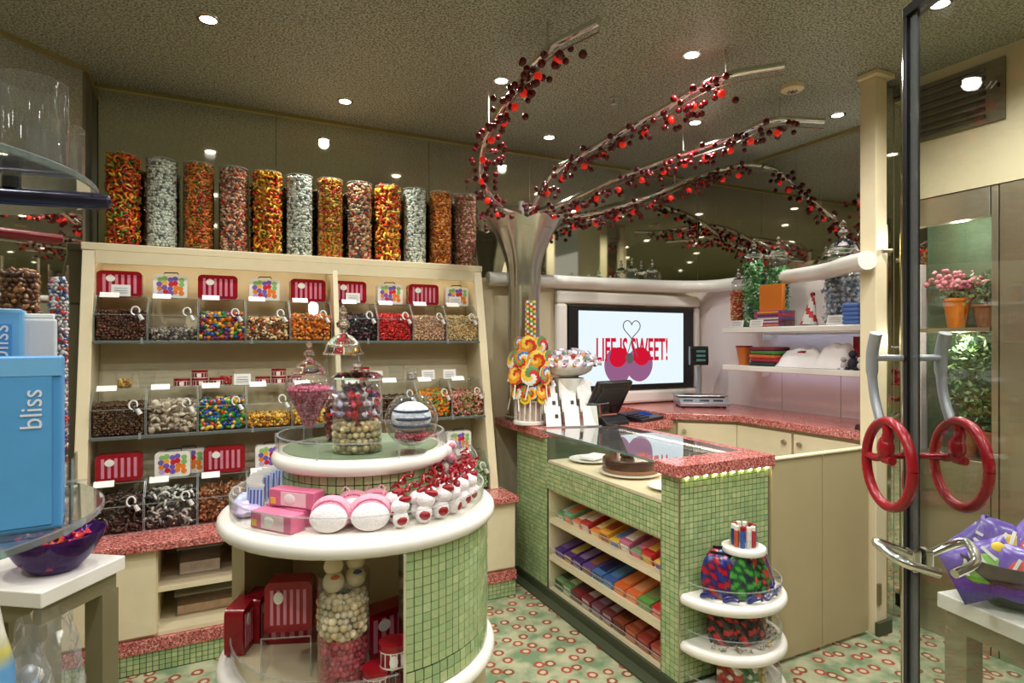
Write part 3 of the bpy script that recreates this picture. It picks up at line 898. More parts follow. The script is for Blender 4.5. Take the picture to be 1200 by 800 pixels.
for k in range(41):
    a = 2 * PI * k / 40
    hp.append((-.035 + .0052 * 16 * math.sin(a) ** 3, -.018, .155 + .0052 * (13 * math.cos(a) - 5 * math.cos(2 * a) - 2 * math.cos(3 * a) - math.cos(4 * a))))
MB().tube(hp, .004, 5).tube([(-.035, -.018, .07), (-.07, -.018, -.03), (-.1, -.018, -.08)], .0035, 4).tube([(-.035, -.018, .07), (.0, -.018, -.02), (.02, -.018, -.07)], .0035, 4).build('heart_stem_picture', SC_GREY, tv)

# ================================================================== BENCH UNDER THE CANDY RACK
o = MB().prism([(-1.04, 3.225), (1.66, 3.225), (1.66, 3.84), (-.50, 3.84), (-.60, 3.74), (-1.04, 3.31)], .575, .613).build('bench_worktop', GRAN, None, bevel=.004)
tag(o, 'red speckled granite worktop under the candy rack', 'worktop')
bc = thing('bench_cabinet', 'cream bench cabinet with one door and open shelves under the candy rack', 'cabinet')
m = MB()
m.box(-.235, 1.655, 3.78, 3.83, .16, .573).prism([(-1.03, 3.275), (-.235, 3.275), (-.235, 3.83), (-.52, 3.83), (-1.03, 3.32)], .16, .573)
m.box(.62, 1.655, 3.275, 3.779, .16, .573).box(-.235, .62, 3.27, 3.779, .16, .18)
m.build('body', CREAM, bc)
MB().box(-.235, .62, 3.285, 3.779, .36, .38).build('shelf', CREAM, bc)
for a, c in ((-.62, -.24), (.63, 1.14), (1.145, 1.65)):
    d = MB().box(a, c, 3.258, 3.274, .175, .57).build('door', CREAM, bc, bevel=.002)
    MB().cyl((a + .05 if a > 0 else -.55, 3.256, .535), (a + .05 if a > 0 else -.55, 3.24, .535), .012, n=10).build('knob', STEEL_D, d)
MB().box(-1.05, 1.655, 3.25, 3.30, .10, .158).build('granite_band', GRAN, bc)
MB().box(-1.05, 1.655, 3.262, 3.30, 0, .099).build('plinth', GREEN_BASE, bc)
tl = MB(); tile_field(tl, -.9, 1.655, .004, .098, lambda mb, a, c, z0, z1, t: mb.box(a, c, 3.262 - t, 3.262, z0, z1))
tag(tl.build('mosaic_tiles', TILE, bc), kind='stuff')
# clear boxes standing in the open shelves
for k, (x, z, ww, hh) in enumerate(((-.06, .3805, .2, .13), (.24, .3805, .26, .11), (-.02, .1805, .3, .1), (.36, .1805, .26, .12))):
    bx = thing('storage_box', ['clear storage box on the left of the upper bench shelf', 'clear storage box on the right of the upper bench shelf', 'clear storage box with card at the left of the lower bench shelf', 'clear storage box at the right of the lower bench shelf'][k], 'box', (x, 3.4, z), group='clear boxes on the bench shelves')
    MB().box(-ww / 2, ww / 2, 0, .3, 0, hh).build('body', ACRYL, bx)
    MB().box(-ww / 2 - .004, ww / 2 + .004, -.004, .304, hh + .0005, hh + .01).build('lid', EDGE, bx)
    MB().box(-ww / 2 + .01, ww / 2 - .01, .02, .28, .002, hh * .45).build('contents', mat('cards_%d' % k, [(226, 206, 196), (226, 220, 206), (206, 170, 140), (222, 212, 190)][k], .6, var=.35, scale=30), bx)

# ================================================================== CANDY RACK (leaning back)
def RY(z): return 3.44 + (z - .613) / (2.06 - .613) * .28
RL, RR = -.60, 1.625
rack = thing('candy_rack', 'tall cream candy rack leaning back with two glass shelves in two bays', 'shelf')
def side(x0, x1, z0, z1, depth=.26, name='side_panel'):
    return MB().xprism([(RY(z0), z0), (RY(z0) + depth, z0), (RY(z1) + depth, z1), (RY(z1), z1)], x0, x1).build(name, CREAM, rack, bevel=.003)
side(RL, RL + .055, .614, 2.02); side(RR - .055, RR, .614, 2.02)
side(.642, .672, .614, 2.02, .24, 'divider')
MB().xprism([(RY(.614) + .245, .614), (RY(.614) + .258, .614), (RY(2.02) + .258, 2.02), (RY(2.02) + .245, 2.02)], RL + .056, RR - .056).build('back_panel', CREAM, rack)
MB().box(RL - .005, RR + .005, RY(2.06) - .012, 3.985, 2.021, 2.06).build('top_board', CREAM, rack, bevel=.004)
MB().box(RL + .056, RR - .056, RY(1.98), RY(1.98) + .02, 1.955, 2.02).build('top_fascia', CREAM, rack)
MB().box(RL + .06, .636, RY(1.98) + .022, RY(1.98) + .034, 2.006, 2.018).build('light_strip', LED, rack)
MB().box(.678, RR - .06, RY(1.98) + .022, RY(1.98) + .034, 2.006, 2.018).build('light_strip', LED, rack)
SH1, SH2 = 1.552, 1.075
for z in (SH1, SH2):
    for a, c in ((RL + .057, .640), (.674, RR - .057)):
        sh = MB().box(a, c, RY(z) - .012, RY(z) + .24, z - .012, z).build('glass_shelf', GLASS, rack)
        MB().box(a, c, RY(z) - .0145, RY(z) - .0123, z - .012, z).build('glass_edge', GEDGE, sh)
        for q in (.18, .62 if a < 0 else .75):
            MB().box(a + (c - a) * q - .006, a + (c - a) * q + .006, RY(z) - .018, RY(z) - .0148, z - .016, z + .018).build('clip', EDGE, sh)

# ---- bins
BP = [(0, 0), (-.004, .135), (.085, .232), (.228, .232), (.228, 0)]
def make_bin(w):
    t = thing('candy_bin', 'x', 'bin')
    h = w / 2 - .003
    MB().xprism(BP, -h, h).build('body', ACRYL, t)
    e = MB()
    for (a, c), (b_, d_) in zip(BP, BP[1:] + BP[:1]):
        for x in (-h, h): e.cyl((x, a, c), (x, b_, d_), .0024, n=4)
    for a, c in BP[:3]: e.cyl((-h, a, c), (h, a, c), .0024, n=4)
    e.build('rim', EDGE, t)  # pale rods that imitate glints along the acrylic edges
    lid = MB(); lid.xprism([(-.0075, .142), (.079, .237), (.081, .234), (-.0045, .139)], -h + .012, h - .012).build('lid', ACRYL, t)
    s = MB()       # white scoop hanging at the upper right
    sx_ = h - .045
    pth = [(sx_ + .018 * math.cos(q) - .005, .0 + .3 * (.022 * math.sin(q)) - .004, .155 + .022 * math.sin(q)) for q in [i * .5 - .4 for i in range(11)]]
    s.tube(pth, .0045, 5)
    s.cyl((sx_ + .012, -.006, .135), (sx_ + .026, -.010, .108), .009, .012, n=8)
    s.build('scoop', MATS.get('scoop_grey') or mat('scoop_grey', (206, 204, 198), .25), t, True)
    MB().rbox(-h + .058, .060, .2375, .085, .036, .003, (.82, 0, 0)).build('price_label', WHITE_M, t)
    return t
BINS = {}
def put_bin(w, x, z, label, row):
    k = round(w, 3)
    loc = (x, RY(z) + .004, z + .001)
    if k not in BINS:
        BINS[k] = make_bin(w); b = BINS[k]; b.location = loc; b['label'] = label
    else:
        b = copy_tree(BINS[k], loc, 0, label)
    b['group'] = 'clear candy bins on the rack'
    return b
def put_heap(w, x, z, h, size, tpl, pal, label, slope=0.0, yoff=.012):
    h = min(h * 1.2, .16)
    dd = .20
    P = box_heap_pts(w - .02, dd, h, size, slope)
    core = MB(); core.cc = shaded_mean(pal)
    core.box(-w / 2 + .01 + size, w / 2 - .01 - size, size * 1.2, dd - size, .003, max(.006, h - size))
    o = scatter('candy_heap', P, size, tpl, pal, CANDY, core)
    o.location = (x, RY(z) + .004 + yoff, z + .003)
    return tag(o, label, 'candy', 'loose candy in the rack bins', 'stuff')
BRN = [(92, 52, 36), (74, 40, 30), (110, 66, 48), (60, 34, 26)]
DBR = [(84, 56, 34), (66, 42, 26), (104, 74, 46)]
GRY = [(150, 140, 128), (176, 168, 152), (112, 104, 96)]
MULTI = [(36, 84, 170), (190, 40, 36), (220, 120, 30), (40, 128, 70), (232, 196, 60), (130, 60, 120)]
VIVID = [(30, 80, 190), (225, 70, 30), (240, 190, 40), (60, 150, 60), (235, 215, 120), (30, 120, 150)]
NUTS = [(150, 92, 50), (214, 182, 130), (92, 60, 40), (196, 90, 50), (226, 206, 160)]
ORA = [(222, 118, 32), (206, 92, 26), (236, 150, 50), (180, 120, 60)]
LIC = [(46, 40, 44), (60, 52, 56), (90, 40, 60), (34, 30, 34)]
REDS = [(206, 30, 34), (226, 46, 40), (180, 22, 28)]
PEA = [(216, 176, 132), (226, 190, 150), (200, 156, 116), (210, 160, 140)]
TAN = [(222, 192, 136), (204, 168, 112), (232, 208, 160)]
CRM = [(214, 200, 176), (232, 222, 202), (186, 168, 146), (160, 142, 122)]
YEL = [(226, 176, 50), (210, 140, 40), (236, 206, 110), (150, 96, 40)]
ORG = [(236, 150, 40), (240, 120, 30), (190, 160, 60), (120, 140, 60)]
PNK = [(214, 120, 120), (190, 160, 90), (226, 150, 140), (150, 140, 90)]
BW = [(36, 34, 34), (222, 218, 208), (60, 58, 56), (236, 232, 224), (120, 116, 110)]
WL, WR = .2335, .223
XL = [RL + .06 + WL * (k + .5) for k in range(5)]
XR = [.676 + WR * (k + .5) for k in range(4)]
def row(z, specs, xs_, w_, bay, rowname):
    for k, sp in enumerate(specs):
        if sp is None: continue
        nm, h, s, tpl, pal, slope = sp
        put_bin(w_, xs_[k], z, 'clear bin of %s, %s of the %s' % (nm, ['first', 'second', 'third', 'fourth', 'fifth'][k], rowname), z)
        put_heap(w_, xs_[k], z, h, s, tpl, pal, '%s filling the %s bin of the %s' % (nm, ['first', 'second', 'third', 'fourth', 'fifth'][k], rowname), slope)
row(SH1, [('brown chocolate balls', .13, .0085, 'ball', BRN, 0), ('grey wrapped sweets', .05, .012, 'wrap', GRY, 0), ('colourful foil wrapped sweets', .125, .0125, 'cube', MULTI, 0),
          ('brown and cream nut mix', .10, .010, 'bean', NUTS, .02), ('orange jelly strips', .125, .011, 'log', ORA, 0)], XL, WL, 'l', 'upper shelf left bay')
row(SH1, [('dark liquorice pieces', .12, .012, 'log', LIC, .02), ('bright red jelly sweets', .13, .010, 'bean', REDS, .02), ('pinkish beige peanuts', .13, .008, 'bean', PEA, 0),
          ('tan candy sticks', .13, .007, 'stick', TAN, 0)], XR, WR, 'r', 'upper shelf right bay')
row(SH2, [('dark brown coffee beans', .13, .0072, 'ball', DBR, 0), ('cream and grey discs', .13, .015, 'disc', CRM, .0), ('vivid jelly beans', .135, .012, 'bean', VIVID, .0),
          ('yellow amber sweets', .055, .009, 'bean', YEL, 0), ('gold toffee sweets', .06, .009, 'cube', YEL, 0)], XL, WL, 'l', 'lower shelf left bay')
row(SH2, [('red gumdrops', .12, .010, 'ball', REDS, 0), ('brown fudge pieces', .11, .011, 'cube', DBR, 0), ('orange jelly slices', .12, .012, 'log', ORG, .02),
          ('pink sugared laces', .11, .010, 'worm', PNK, .02)], XR, WR, 'r', 'lower shelf right bay')
row(.613, [('dark chocolate twists', .13, .012, 'worm', [(52, 36, 32), (72, 50, 42), (90, 70, 60)], .0), ('black and white liquorice', .135, .013, 'worm', BW, 0), ('copper wrapped toffees', .135, .014, 'wrap', [(150, 84, 50), (176, 110, 70), (120, 66, 40), (200, 150, 110)], 0),
           ('red wrapped caramels', .13, .013, 'wrap', REDS, 0), ('milky caramel cubes', .13, .011, 'cube', CRM, 0)], XL, WL, 'l', 'bench row left bay')
row(.613, [None, None, ('cream sugared almonds', .13, .011, 'bean', CRM, 0), ('green mint drops', .13, .010, 'ball', [(120, 160, 110), (160, 190, 140)], 0)], XR, WR, 'r', 'bench row right bay')

# ---- tins on top of the bins
def make_striped(w=.165, h=.135, d=.07):
    t = thing('striped_tin', 'x', 'tin')
    MB().rrect(w, h, 0, d, .02, cz=h / 2).build('body', RED, t, True)
    n = 6
    for k in range(n):
        x = -w / 2 + .026 + (w - .052) * k / (n - 1)
        MB().box(x - .0055, x + .0055, -.0022, -.0002, .02, h - .02).build('stripe', PINKST, t)
    MB().cyl((-w * .2, -.0024, h * .70), (-w * .2, -.0052, h * .70), .017, n=16).build('emblem', WHITE, t)
    return t
def make_picture(w=.145, h=.12, d=.05):
    t = thing('picture_tin', 'x', 'tin')
    MB().rrect(w, h, 0, d, .016, cz=h / 2).build('body', WHITE, t, True)
    p = MB(); rr = random.Random(5)
    cs = [(206, 30, 40), (226, 60, 50), (234, 130, 40), (120, 90, 180), (140, 190, 110), (190, 170, 220), (214, 40, 60), (240, 170, 60)]
    for j in range(4):
        for i_ in range(5):
            p.cc = lin(cs[rr.randrange(len(cs))]) if 0 < i_ < 4 else lin(cs[rr.choice([3, 4, 5, 2])])
            x = -w * .31 + w * .155 * i_ + rr.uniform(-.003, .003); z = h * .22 + h * .185 * j + (.006 if i_ % 2 else 0)
            p.cyl((x, -.0004 - .0003 * ((i_ + j) % 3), z), (x, -.001 - .0003 * ((i_ + j) % 3), z), .0125, n=10)
    p.build('printed_picture', MATTE, t)
    MB().tube([(-.03, d / 2, h), (-.026, d / 2, h + .01), (.03, d / 2, h + .012), (.034, d / 2, h)], .003, 6).build('handle', BLACK, t)
    return t
ST0, PT0 = make_striped(), make_picture()
first = {'s': True, 'p': True}
def put_tin(kind, loc, rz, label):
    src = ST0 if kind == 's' else PT0
    if first[kind]:
        first[kind] = False; src.location = loc; src.rotation_euler = (0, 0, rz); src['label'] = label; o = src
    else: o = copy_tree(src, loc, rz, label)
    o['group'] = 'red striped tins' if kind == 's' else 'white picture tins'
    return o
TINT = .234
nm9 = ['first', 'second', 'third', 'fourth', 'fifth', 'sixth', 'seventh', 'eighth', 'ninth']
kindn = {'s': 'red striped tin with round white emblem', 'p': 'white tin printed with coloured sweets'}
for k, (x, kd) in enumerate(zip(XL + XR, 'spspsspsp')):
    dx = [-.02, -.02, -.02, -.01, 0, -.03, 0, 0, .01][k]
    o = put_tin(kd, (x + dx, RY(SH1) + .135 - (0 if kd == 's' else .0), SH1 + TINT), rnd.uniform(-.05, .05), '%s above the %s bin of the upper shelf' % (kindn[kd], nm9[k]))
    o.scale = (1.22, 1, 1.02) if kd == 's' else (1.12, 1, 1.08)
for k, (x, kd) in enumerate(zip(XL, 'spsps')):
    put_tin(kd, (x + [0, .0, .01, .01, 0][k], RY(.613) + .125, .613 + TINT), rnd.uniform(-.1, .1), '%s above the %s bin of the bench row' % (kindn[kd], nm9[k]))
put_tin('s', (XR[2] - .04, RY(.613) + .13, .613 + TINT), 0, 'red striped tin on the bench bins behind the glass globe')
put_tin('p', (XR[3] - .05, RY(.613) + .125, .613 + TINT), 0, 'white picture tin at the right end of the bench bins')
put_tin('p', (XL[1] + .07, RY(.613) + .18, .613 + TINT), .0, 'white picture tin half hidden behind another on the bench row')

# ---- small things on the middle row
def make_round_tin(r=.04, h=.042):
    t = thing('round_tin', 'x', 'tin')
    MB().cyl((0, 0, 0), (0, 0, h * .72), r * .97, n=20).build('body', WHITE, t, True)
    MB().cyl((0, 0, h * .72 + .0003), (0, 0, h), r, n=20).build('lid', RED, t, True)
    for k in range(7):
        a = -PI / 2 + (k - 3) * .42
        mm = MB(); mm.T = Matrix.Rotation(a, 4, 'Z'); mm.box(r * .965, r * .985, -.006, .006, .004, h * .66)
        mm.build('stripe', REDD, t)
    mm = MB(); mm.T = Matrix.Rotation(-PI / 2, 4, 'Z')
    mm.cyl((r * .986, 0, h * .36), (r * 1.01, 0, h * .36), h * .28, n=12); mm.build('emblem', WHITE, t)
    return t
RT0 = make_round_tin(); rt_first = [True]
def put_rt(loc, label, src=None):
    if rt_first[0]:
        rt_first[0] = False; RT0.location = loc; RT0['label'] = label; o = RT0
    else: o = copy_tree(RT0, loc, rnd.uniform(-.3, .3), label)
    o['group'] = 'small round red and white tins'
    return o
zt = SH2 + TINT
yt = RY(SH2) + .15
for nm, x in (('third', XL[2] - .11), ('fourth', XL[3] + .06)):
    for j, dx in enumerate((-.085, 0, .085)):
        put_rt((x + dx, yt, zt), 'round red tin, %s in the bottom row of the stack above the %s middle bin' % (['left', 'centre', 'right'][j], nm))
    put_rt((x, yt, zt + .0425), 'small round red tin topping the stack above the %s middle bin' % nm)
for k, (x, lb) in enumerate(((XR[0] - .02, 'left'), (XR[0] + .07, 'right'))):
    put_rt((x, yt, zt), 'small round red tin behind the apothecary jars, %s one' % lb)
put_rt((XR[0] + .03, yt, zt + .0425), 'small round red tin stacked behind the apothecary jars')
put_rt((XR[3] - .06, yt + .03, zt), 'single small round tin near the right end of the middle row')
def price_card(loc, label, w=.085, h=.06, rx=-.25):
    t = MB().rbox(0, 0, h / 2, w, .0025, h, (rx, 0, 0)).build('price_card', WHITE_M)
    t.location = loc
    for k in range(3):
        MB().rbox(0, (-.0016 - .0002) - (k - 1) * 0.0, 0, w * .7, .0006, .003).build('printed_line', MATS['silver_plastic'], t).location = (0, -.002 + (.012 * (k - 1)) * .25, h / 2 + .012 * (k - 1))
    return tag(t, label, 'card', 'white price cards on the rack')
for k, (x, y, z) in enumerate(((XL[2] + .1, yt - .06, zt), (XR[1] - .13, yt - .07, zt - .0), (XR[2] - .02, yt - .07, zt), (XR[3] - .1, yt - .07, zt), (XL[0] - .01, RY(SH1) + .098, SH1 + TINT), (XR[0] - .02, RY(SH1) + .098, SH1 + TINT), (XR[3] - .02, RY(SH1) + .098, SH1 + TINT))):
    price_card((x, y, z + .002), ['white price card above the vivid jelly beans', 'white price card just right of the tall apothecary jar', 'left white price card above the orange jelly slices', 'right white price card above the pink laces', 'white price card leaning on the leftmost striped tin', 'white price card leaning on the striped tin of the right bay', 'white price card in front of the last picture tin of the upper row'][k], rx=-.1)
def clear_cup(loc, label, fill=None, r=.04, h=.07, group='clear cups on the middle row'):
    t = thing('clear_cup', label, 'cup', loc, group=group)
    MB().lathe([(.001, .001), (r * .8, .001), (r, h), (r * 1.05, h), (r * 1.05, h + .003), (r, h + .003)], 18).build('body', GLASS, t, True)
    if fill:
        core = MB(); core.cc = shaded_mean(fill, .5); core.cyl((0, 0, .004), (0, 0, h * .5), r * .62, n=10)
        tag(scatter('candies', cyl_heap_pts(r * .84, h * .6, .008), .008, 'ball', fill, CANDY, core, t), kind='stuff')
    return t
clear_cup((XL[0] + .01, yt, zt), 'clear cup of golden sweets above the coffee bean bin', YEL)
clear_cup((XL[0] + .11, yt, zt), 'empty clear cup right of the golden sweets')
clear_cup((XL[2] + .02, yt + .02, zt), 'clear cup of red sweets above the jelly bean bin', REDS)
clear_cup((XR[1] + .02, yt, zt), 'clear cup behind the second price card of the middle row', None, .05, .09)
clear_cup((XR[1] + .12, yt + .01, zt), 'clear cup right of the larger clear cup', [(214, 206, 196)], .04, .07)

# ---- tubes on top of the rack
GUM = [(214, 60, 30), (236, 130, 30), (236, 190, 50), (90, 130, 50), (190, 40, 30), (228, 96, 30)]
MINT = [(222, 226, 214), (206, 212, 200), (232, 234, 226), (120, 122, 118), (214, 222, 206)]
PAST = [(206, 150, 110), (226, 200, 160), (150, 96, 70), (196, 80, 60), (220, 170, 150), (90, 80, 80)]
GOLDN = [(226, 150, 40), (206, 120, 30), (236, 190, 80), (200, 60, 40), (150, 130, 50)]
TUBES = [('tangled red and orange gummies', GUM, 'worm', .0105), ('mint white sugar balls', MINT, 'ball', .009), ('orange brown jelly drops', [(206, 90, 30), (226, 140, 40), (170, 50, 30), (110, 110, 40), (196, 110, 50)], 'bean', .0095),
         ('mixed pastel jelly beans', PAST, 'bean', .0095), ('orange and yellow worms', [(226, 120, 30), (240, 190, 60), (206, 50, 30), (180, 150, 40)], 'worm', .0105), ('white sugar pearls', MINT, 'ball', .009),
         ('golden yellow bears', GOLDN, 'bean', .0095), ('tan and pink jelly mix', PAST + [(230, 214, 170)], 'bean', .011), ('orange and yellow rings', [(232, 140, 40), (236, 200, 80), (206, 60, 30)], 'worm', .0125),
         ('grey white sugar balls', MINT, 'ball', .009), ('amber jelly drops', [(206, 120, 40), (180, 90, 30), (226, 150, 60), (150, 80, 30)], 'bean', .0095), ('pink and brown jelly beans', [(190, 110, 100), (150, 90, 70), (220, 170, 150), (120, 110, 60)], 'bean', .0095)]
tub_r, tub_h = .0785, .49
tb0 = None
for k, (nm, pal, tpl, s) in enumerate(TUBES):
    x = -.437 + .1815 * k
    loc = (x, 3.84, 2.061)
    lab = 'tall cylinder of %s, %s from the left on the rack' % (nm, ['first', 'second', 'third', 'fourth', 'fifth', 'sixth', 'seventh', 'eighth', 'ninth', 'tenth', 'eleventh', 'twelfth'][k])
    if tb0 is None:
        tb0 = thing('candy_cylinder', lab, 'jar', loc)
        MB().lathe([(.001, .0), (tub_r, .0), (tub_r, tub_h), (tub_r - .002, tub_h), (tub_r - .002, .004)], 28).build('tube', ACRYL, tb0, True)
        MB().lathe([(tub_r - .004, tub_h), (tub_r + .001, tub_h), (tub_r + .001, tub_h + .004), (tub_r - .004, tub_h + .004), (tub_r - .004, tub_h)], 28).build('rim', EDGE, tb0, True)
        t = tb0
    else: t = copy_tree(tb0, loc, 0, lab)
    t['group'] = 'tall candy cylinders on the rack'
    core = MB(); core.cc = shaded_mean(pal, .5 if tpl == 'ball' else .3); core.cyl((0, 0, .006), (0, 0, tub_h - .012 - s), tub_r - .002 - s * 1.4, n=20)
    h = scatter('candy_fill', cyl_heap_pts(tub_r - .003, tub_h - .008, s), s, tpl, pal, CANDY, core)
    h.location = (x, 3.84, 2.064)
    tag(h, '%s filling the %s cylinder on the rack top' % (nm, ['first', 'second', 'third', 'fourth', 'fifth', 'sixth', 'seventh', 'eighth', 'ninth', 'tenth', 'eleventh', 'twelfth'][k]), 'candy', 'candy filling the tall cylinders', 'stuff')

# ================================================================== ROUND DISPLAY TABLE
TX, TY = .436, 1.961
table = thing('round_display', 'round two tiered display stand with white rims and green mosaic drums', 'display stand', (TX, TY, 0))
def rim(R, Ri, z0, z1, name, mat_=WHITE, n=56):
    h = (z1 - z0) / 2; zc = (z0 + z1) / 2
    prof = [(Ri, z0)] + [(R - h + h * math.cos(a), zc + h * math.sin(a)) for a in [-PI / 2 + PI * k / 8 for k in range(9)]] + [(Ri, z1), (Ri, z0)]
    return MB().lathe(prof, n).build(name, mat_, table, True)
DR, DR2 = .405, .245
def ang_to(px_off):  # view axis angle at the stand
    return math.atan2(-TY, -TX) + px_off
V0 = math.atan2(-TY, -TX)             # direction towards the viewer
A_OPEN1, A_OPEN0 = V0 + .27, V0 - 1.72 # opening in the lower drum
rim(.43, .001, .985, 1.035, 'middle_rim')
rim(.278, .001, 1.165, 1.212, 'top_rim')
rim(.43, .001, .545, .595, 'lower_rim')
MB().lathe([(.001, 1.2125), (.245, 1.2125), (.245, 1.2145), (.001, 1.2145)], 40).build('top_inlay', mat('green_felt', (122, 140, 112), .35, var=.15, scale=9), table)
MB().lathe([(DR2 - .004, 1.036), (DR2 - .004, 1.164)], 48).build('upper_drum', GREEN_BASE, table, True)
dr = MB().lathe([(DR - .004, .596), (DR - .004, .984), (DR - .03, .984), (DR - .03, .596)], 60, a0=A_OPEN1, a1=A_OPEN0 + 2 * PI)
dr.build('lower_drum', GREEN_BASE, table)
MB().lathe([(DR - .0305, .596), (DR - .0305, .984)], 50, a0=A_OPEN1, a1=A_OPEN0 + 2 * PI).build('drum_lining', CREAM_D, table, True)
# straight cream back wall inside and the floor of the niche
mm = MB(); mm.T = Matrix.Rotation(V0 - .55, 4, 'Z')
mm.box(-.12, -.105, -.35, .35, .598, .983).build('niche_back', CREAM, table)
for a in (A_OPEN0, A_OPEN1):
    mm = MB(); mm.T = Matrix.Rotation(a, 4, 'Z'); mm.box(DR - .035, DR + .004, -.004, .004, .596, .984).build('corner_profile', CHROME if a == A_OPEN1 else STEEL_D, table)
MB().lathe([(DR - .004, .0), (DR - .004, .544)], 48).build('foot_drum', CREAM_D, table, True)
MB().lathe([(.001, .5955), (.38, .5955), (.38, .5975), (.001, .5975)], 40).build('niche_inlay', CREAM, table)
# tiles
tl = MB()
def ring_tiles(mb, R, z0, z1, a0, a1):
    n = round(R * (a1 - a0) / TS); nz = round((z1 - z0) / TS); dz = (z1 - z0) / nz; da = (a1 - a0) / n
    for i_ in range(n):
        for j in range(nz):
            mb.cc = tilecol(); mb.T = Matrix.Rotation(a0 + (i_ + .5) * da, 4, 'Z')
            hw = R * da / 2 - .0016
            mb.box(R - .004, R + rnd.uniform(.0, .0016), -hw, hw, z0 + j * dz + .0016, z0 + (j + 1) * dz - .0016)
    mb.T = Matrix()
ring_tiles(tl, DR2, 1.038, 1.163, 0, 2 * PI)
tag(tl.build('mosaic_tiles', TILE, table), kind='stuff')
tl = MB(); ring_tiles(tl, DR, .598, .66, A_OPEN1 + .01, A_OPEN1 + 1.25); ring_tiles(tl, DR, .598, .983, A_OPEN1 + 1.25, A_OPEN0 + 2 * PI - .01)
tag(tl.build('mosaic_tiles', TILE, table), kind='stuff')
tms = []
for k in range(8):
    m_ = MB(); m_.cc = tilecol(); hw = TS / 2 - .0015
    m_.box(-.004, .0012, -hw, hw, -hw, hw); tms.append(m_.mesh('tile', TILE))
nA, nZ = 19, 13
for i_ in range(nA):
    a = A_OPEN1 + .035 + i_ * 1.215 / nA
    for j in range(nZ):
        z = .663 + (j + .5) * (.983 - .663) / nZ
        k_ = DR + rnd.uniform(-.0006, .0008)
        link('tile', tms[rnd.randrange(8)], table, (k_ * math.cos(a), k_ * math.sin(a), z), (0, 0, a))
# acrylic galleries
for R, z, h in ((.395, 1.0355, .052), (.262, 1.2125, .045)):
    MB().lathe([(R, z), (R, z + h), (R - .004, z + h), (R - .004, z)], 60).build('gallery', ACRYL, table, True)
    MB().lathe([(R + .0005, z + h + .0003), (R + .0005, z + h + .0035), (R - .0045, z + h + .0035), (R - .0045, z + h + .0003), (R + .0005, z + h + .0003)], 60).build('gallery_edge', EDGE, table, True)
a0_ = A_OPEN0 + .02
MB().lathe([(.392, .5975), (.392, .655), (.389, .655), (.389, .5975)], 40, a0=A_OPEN0 + .03, a1=A_OPEN1 - .03).build('niche_gallery', ACRYL, table, True)
MB().lathe([(.393, .6553), (.393, .6585), (.388, .6585), (.388, .6553), (.393, .6553)], 40, a0=A_OPEN0 + .03, a1=A_OPEN1 - .03).build('niche_edge', EDGE, table, True)
for R, z, h, n in ((.262, 1.2125, .045, 7),):
    for k in range(n):
        a = V0 + k * 2 * PI / n + .4
        MB().cyl(((R + .002) * math.cos(a), (R + .002) * math.sin(a), z), ((R + .002) * math.cos(a), (R + .002) * math.sin(a), z + h + .01), .0035, n=6).build('gallery_clip', EDGE, table)

# ---- jars on the top tier
def finial_jar(loc, label, prof, lid, fill=None, name='apothecary_jar', group='lidded glass jars'):
    t = thing(name, label, 'jar', loc, group=group)
    MB().lathe(prof, 28).build('body', GLASS, t, True)
    if lid: MB().lathe(lid, 24).build('lid', CUT, t, True)
    return t
def lidprof(r, z, h):
    return [(r + .004, z), (r + .006, z + .004), (r * .98, z + .012), (r * .8, z + .25 * h), (r * .5, z + .36 * h), (r * .22, z + .42 * h), (r * .16, z + .5 * h), (r * .34, z + .57 * h), (r * .36, z + .64 * h), (r * .15, z + .72 * h), (r * .1, z + .77 * h), (r * .2, z + .85 * h), (r * .18, z + .92 * h), (r * .05, z + h), (.0005, z + h + .002)]
TZ = 1.2147
VX, VY = math.cos(V0), math.sin(V0)
# conical jar of pink sweets
p1 = [(.001, .002), (.036, .002), (.038, .006), (.012, .014), (.009, .03), (.012, .05), (.045, .12), (.074, .178), (.076, .195), (.066, .215), (.05, .228)]
l1 = (.282, 2.055, TZ)
finial_jar(l1, 'conical footed glass jar of pink sweets with a tall pointed lid', p1, lidprof(.05, .2285, .11))
pink = [(198, 92, 120), (214, 120, 146), (176, 66, 100)]
def lathe_heap(prof, s, dens=1.6):
    P = []
    for (r0, z0), (r1, z1) in zip(prof, prof[1:]):
        L = math.hypot(r1 - r0, z1 - z0); m_ = max(1, int(L / (s * dens)))
        for j in range(m_):
            f = (j + .5) / m_; r = r0 + (r1 - r0) * f; z = z0 + (z1 - z0) * f
            n_ = max(1, int(2 * PI * r / (s * dens)))
            for i_ in range(n_):
                t_ = 2 * PI * (i_ + .5 * (j % 2) + nrs.uniform(-.25, .25)) / n_
                P.append((r * math.cos(t_), r * math.sin(t_), z + nrs.uniform(-.15, .15) * s))
    return P
def fill_lathe(prof, s, tpl, pal, loc, label, group='candy in the display jars', coref=.5):
    core = MB(); core.cc = shaded_mean(pal, coref)
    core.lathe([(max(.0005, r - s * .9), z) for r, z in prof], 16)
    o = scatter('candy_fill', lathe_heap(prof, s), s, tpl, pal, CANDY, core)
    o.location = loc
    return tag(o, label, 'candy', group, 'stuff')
fill_lathe([(.004, .052), (.036, .118), (.064, .172), (.067, .182), (.03, .19), (.004, .194)], .0062, 'ball1', pink, l1, 'small round pink sweets in the conical footed jar')
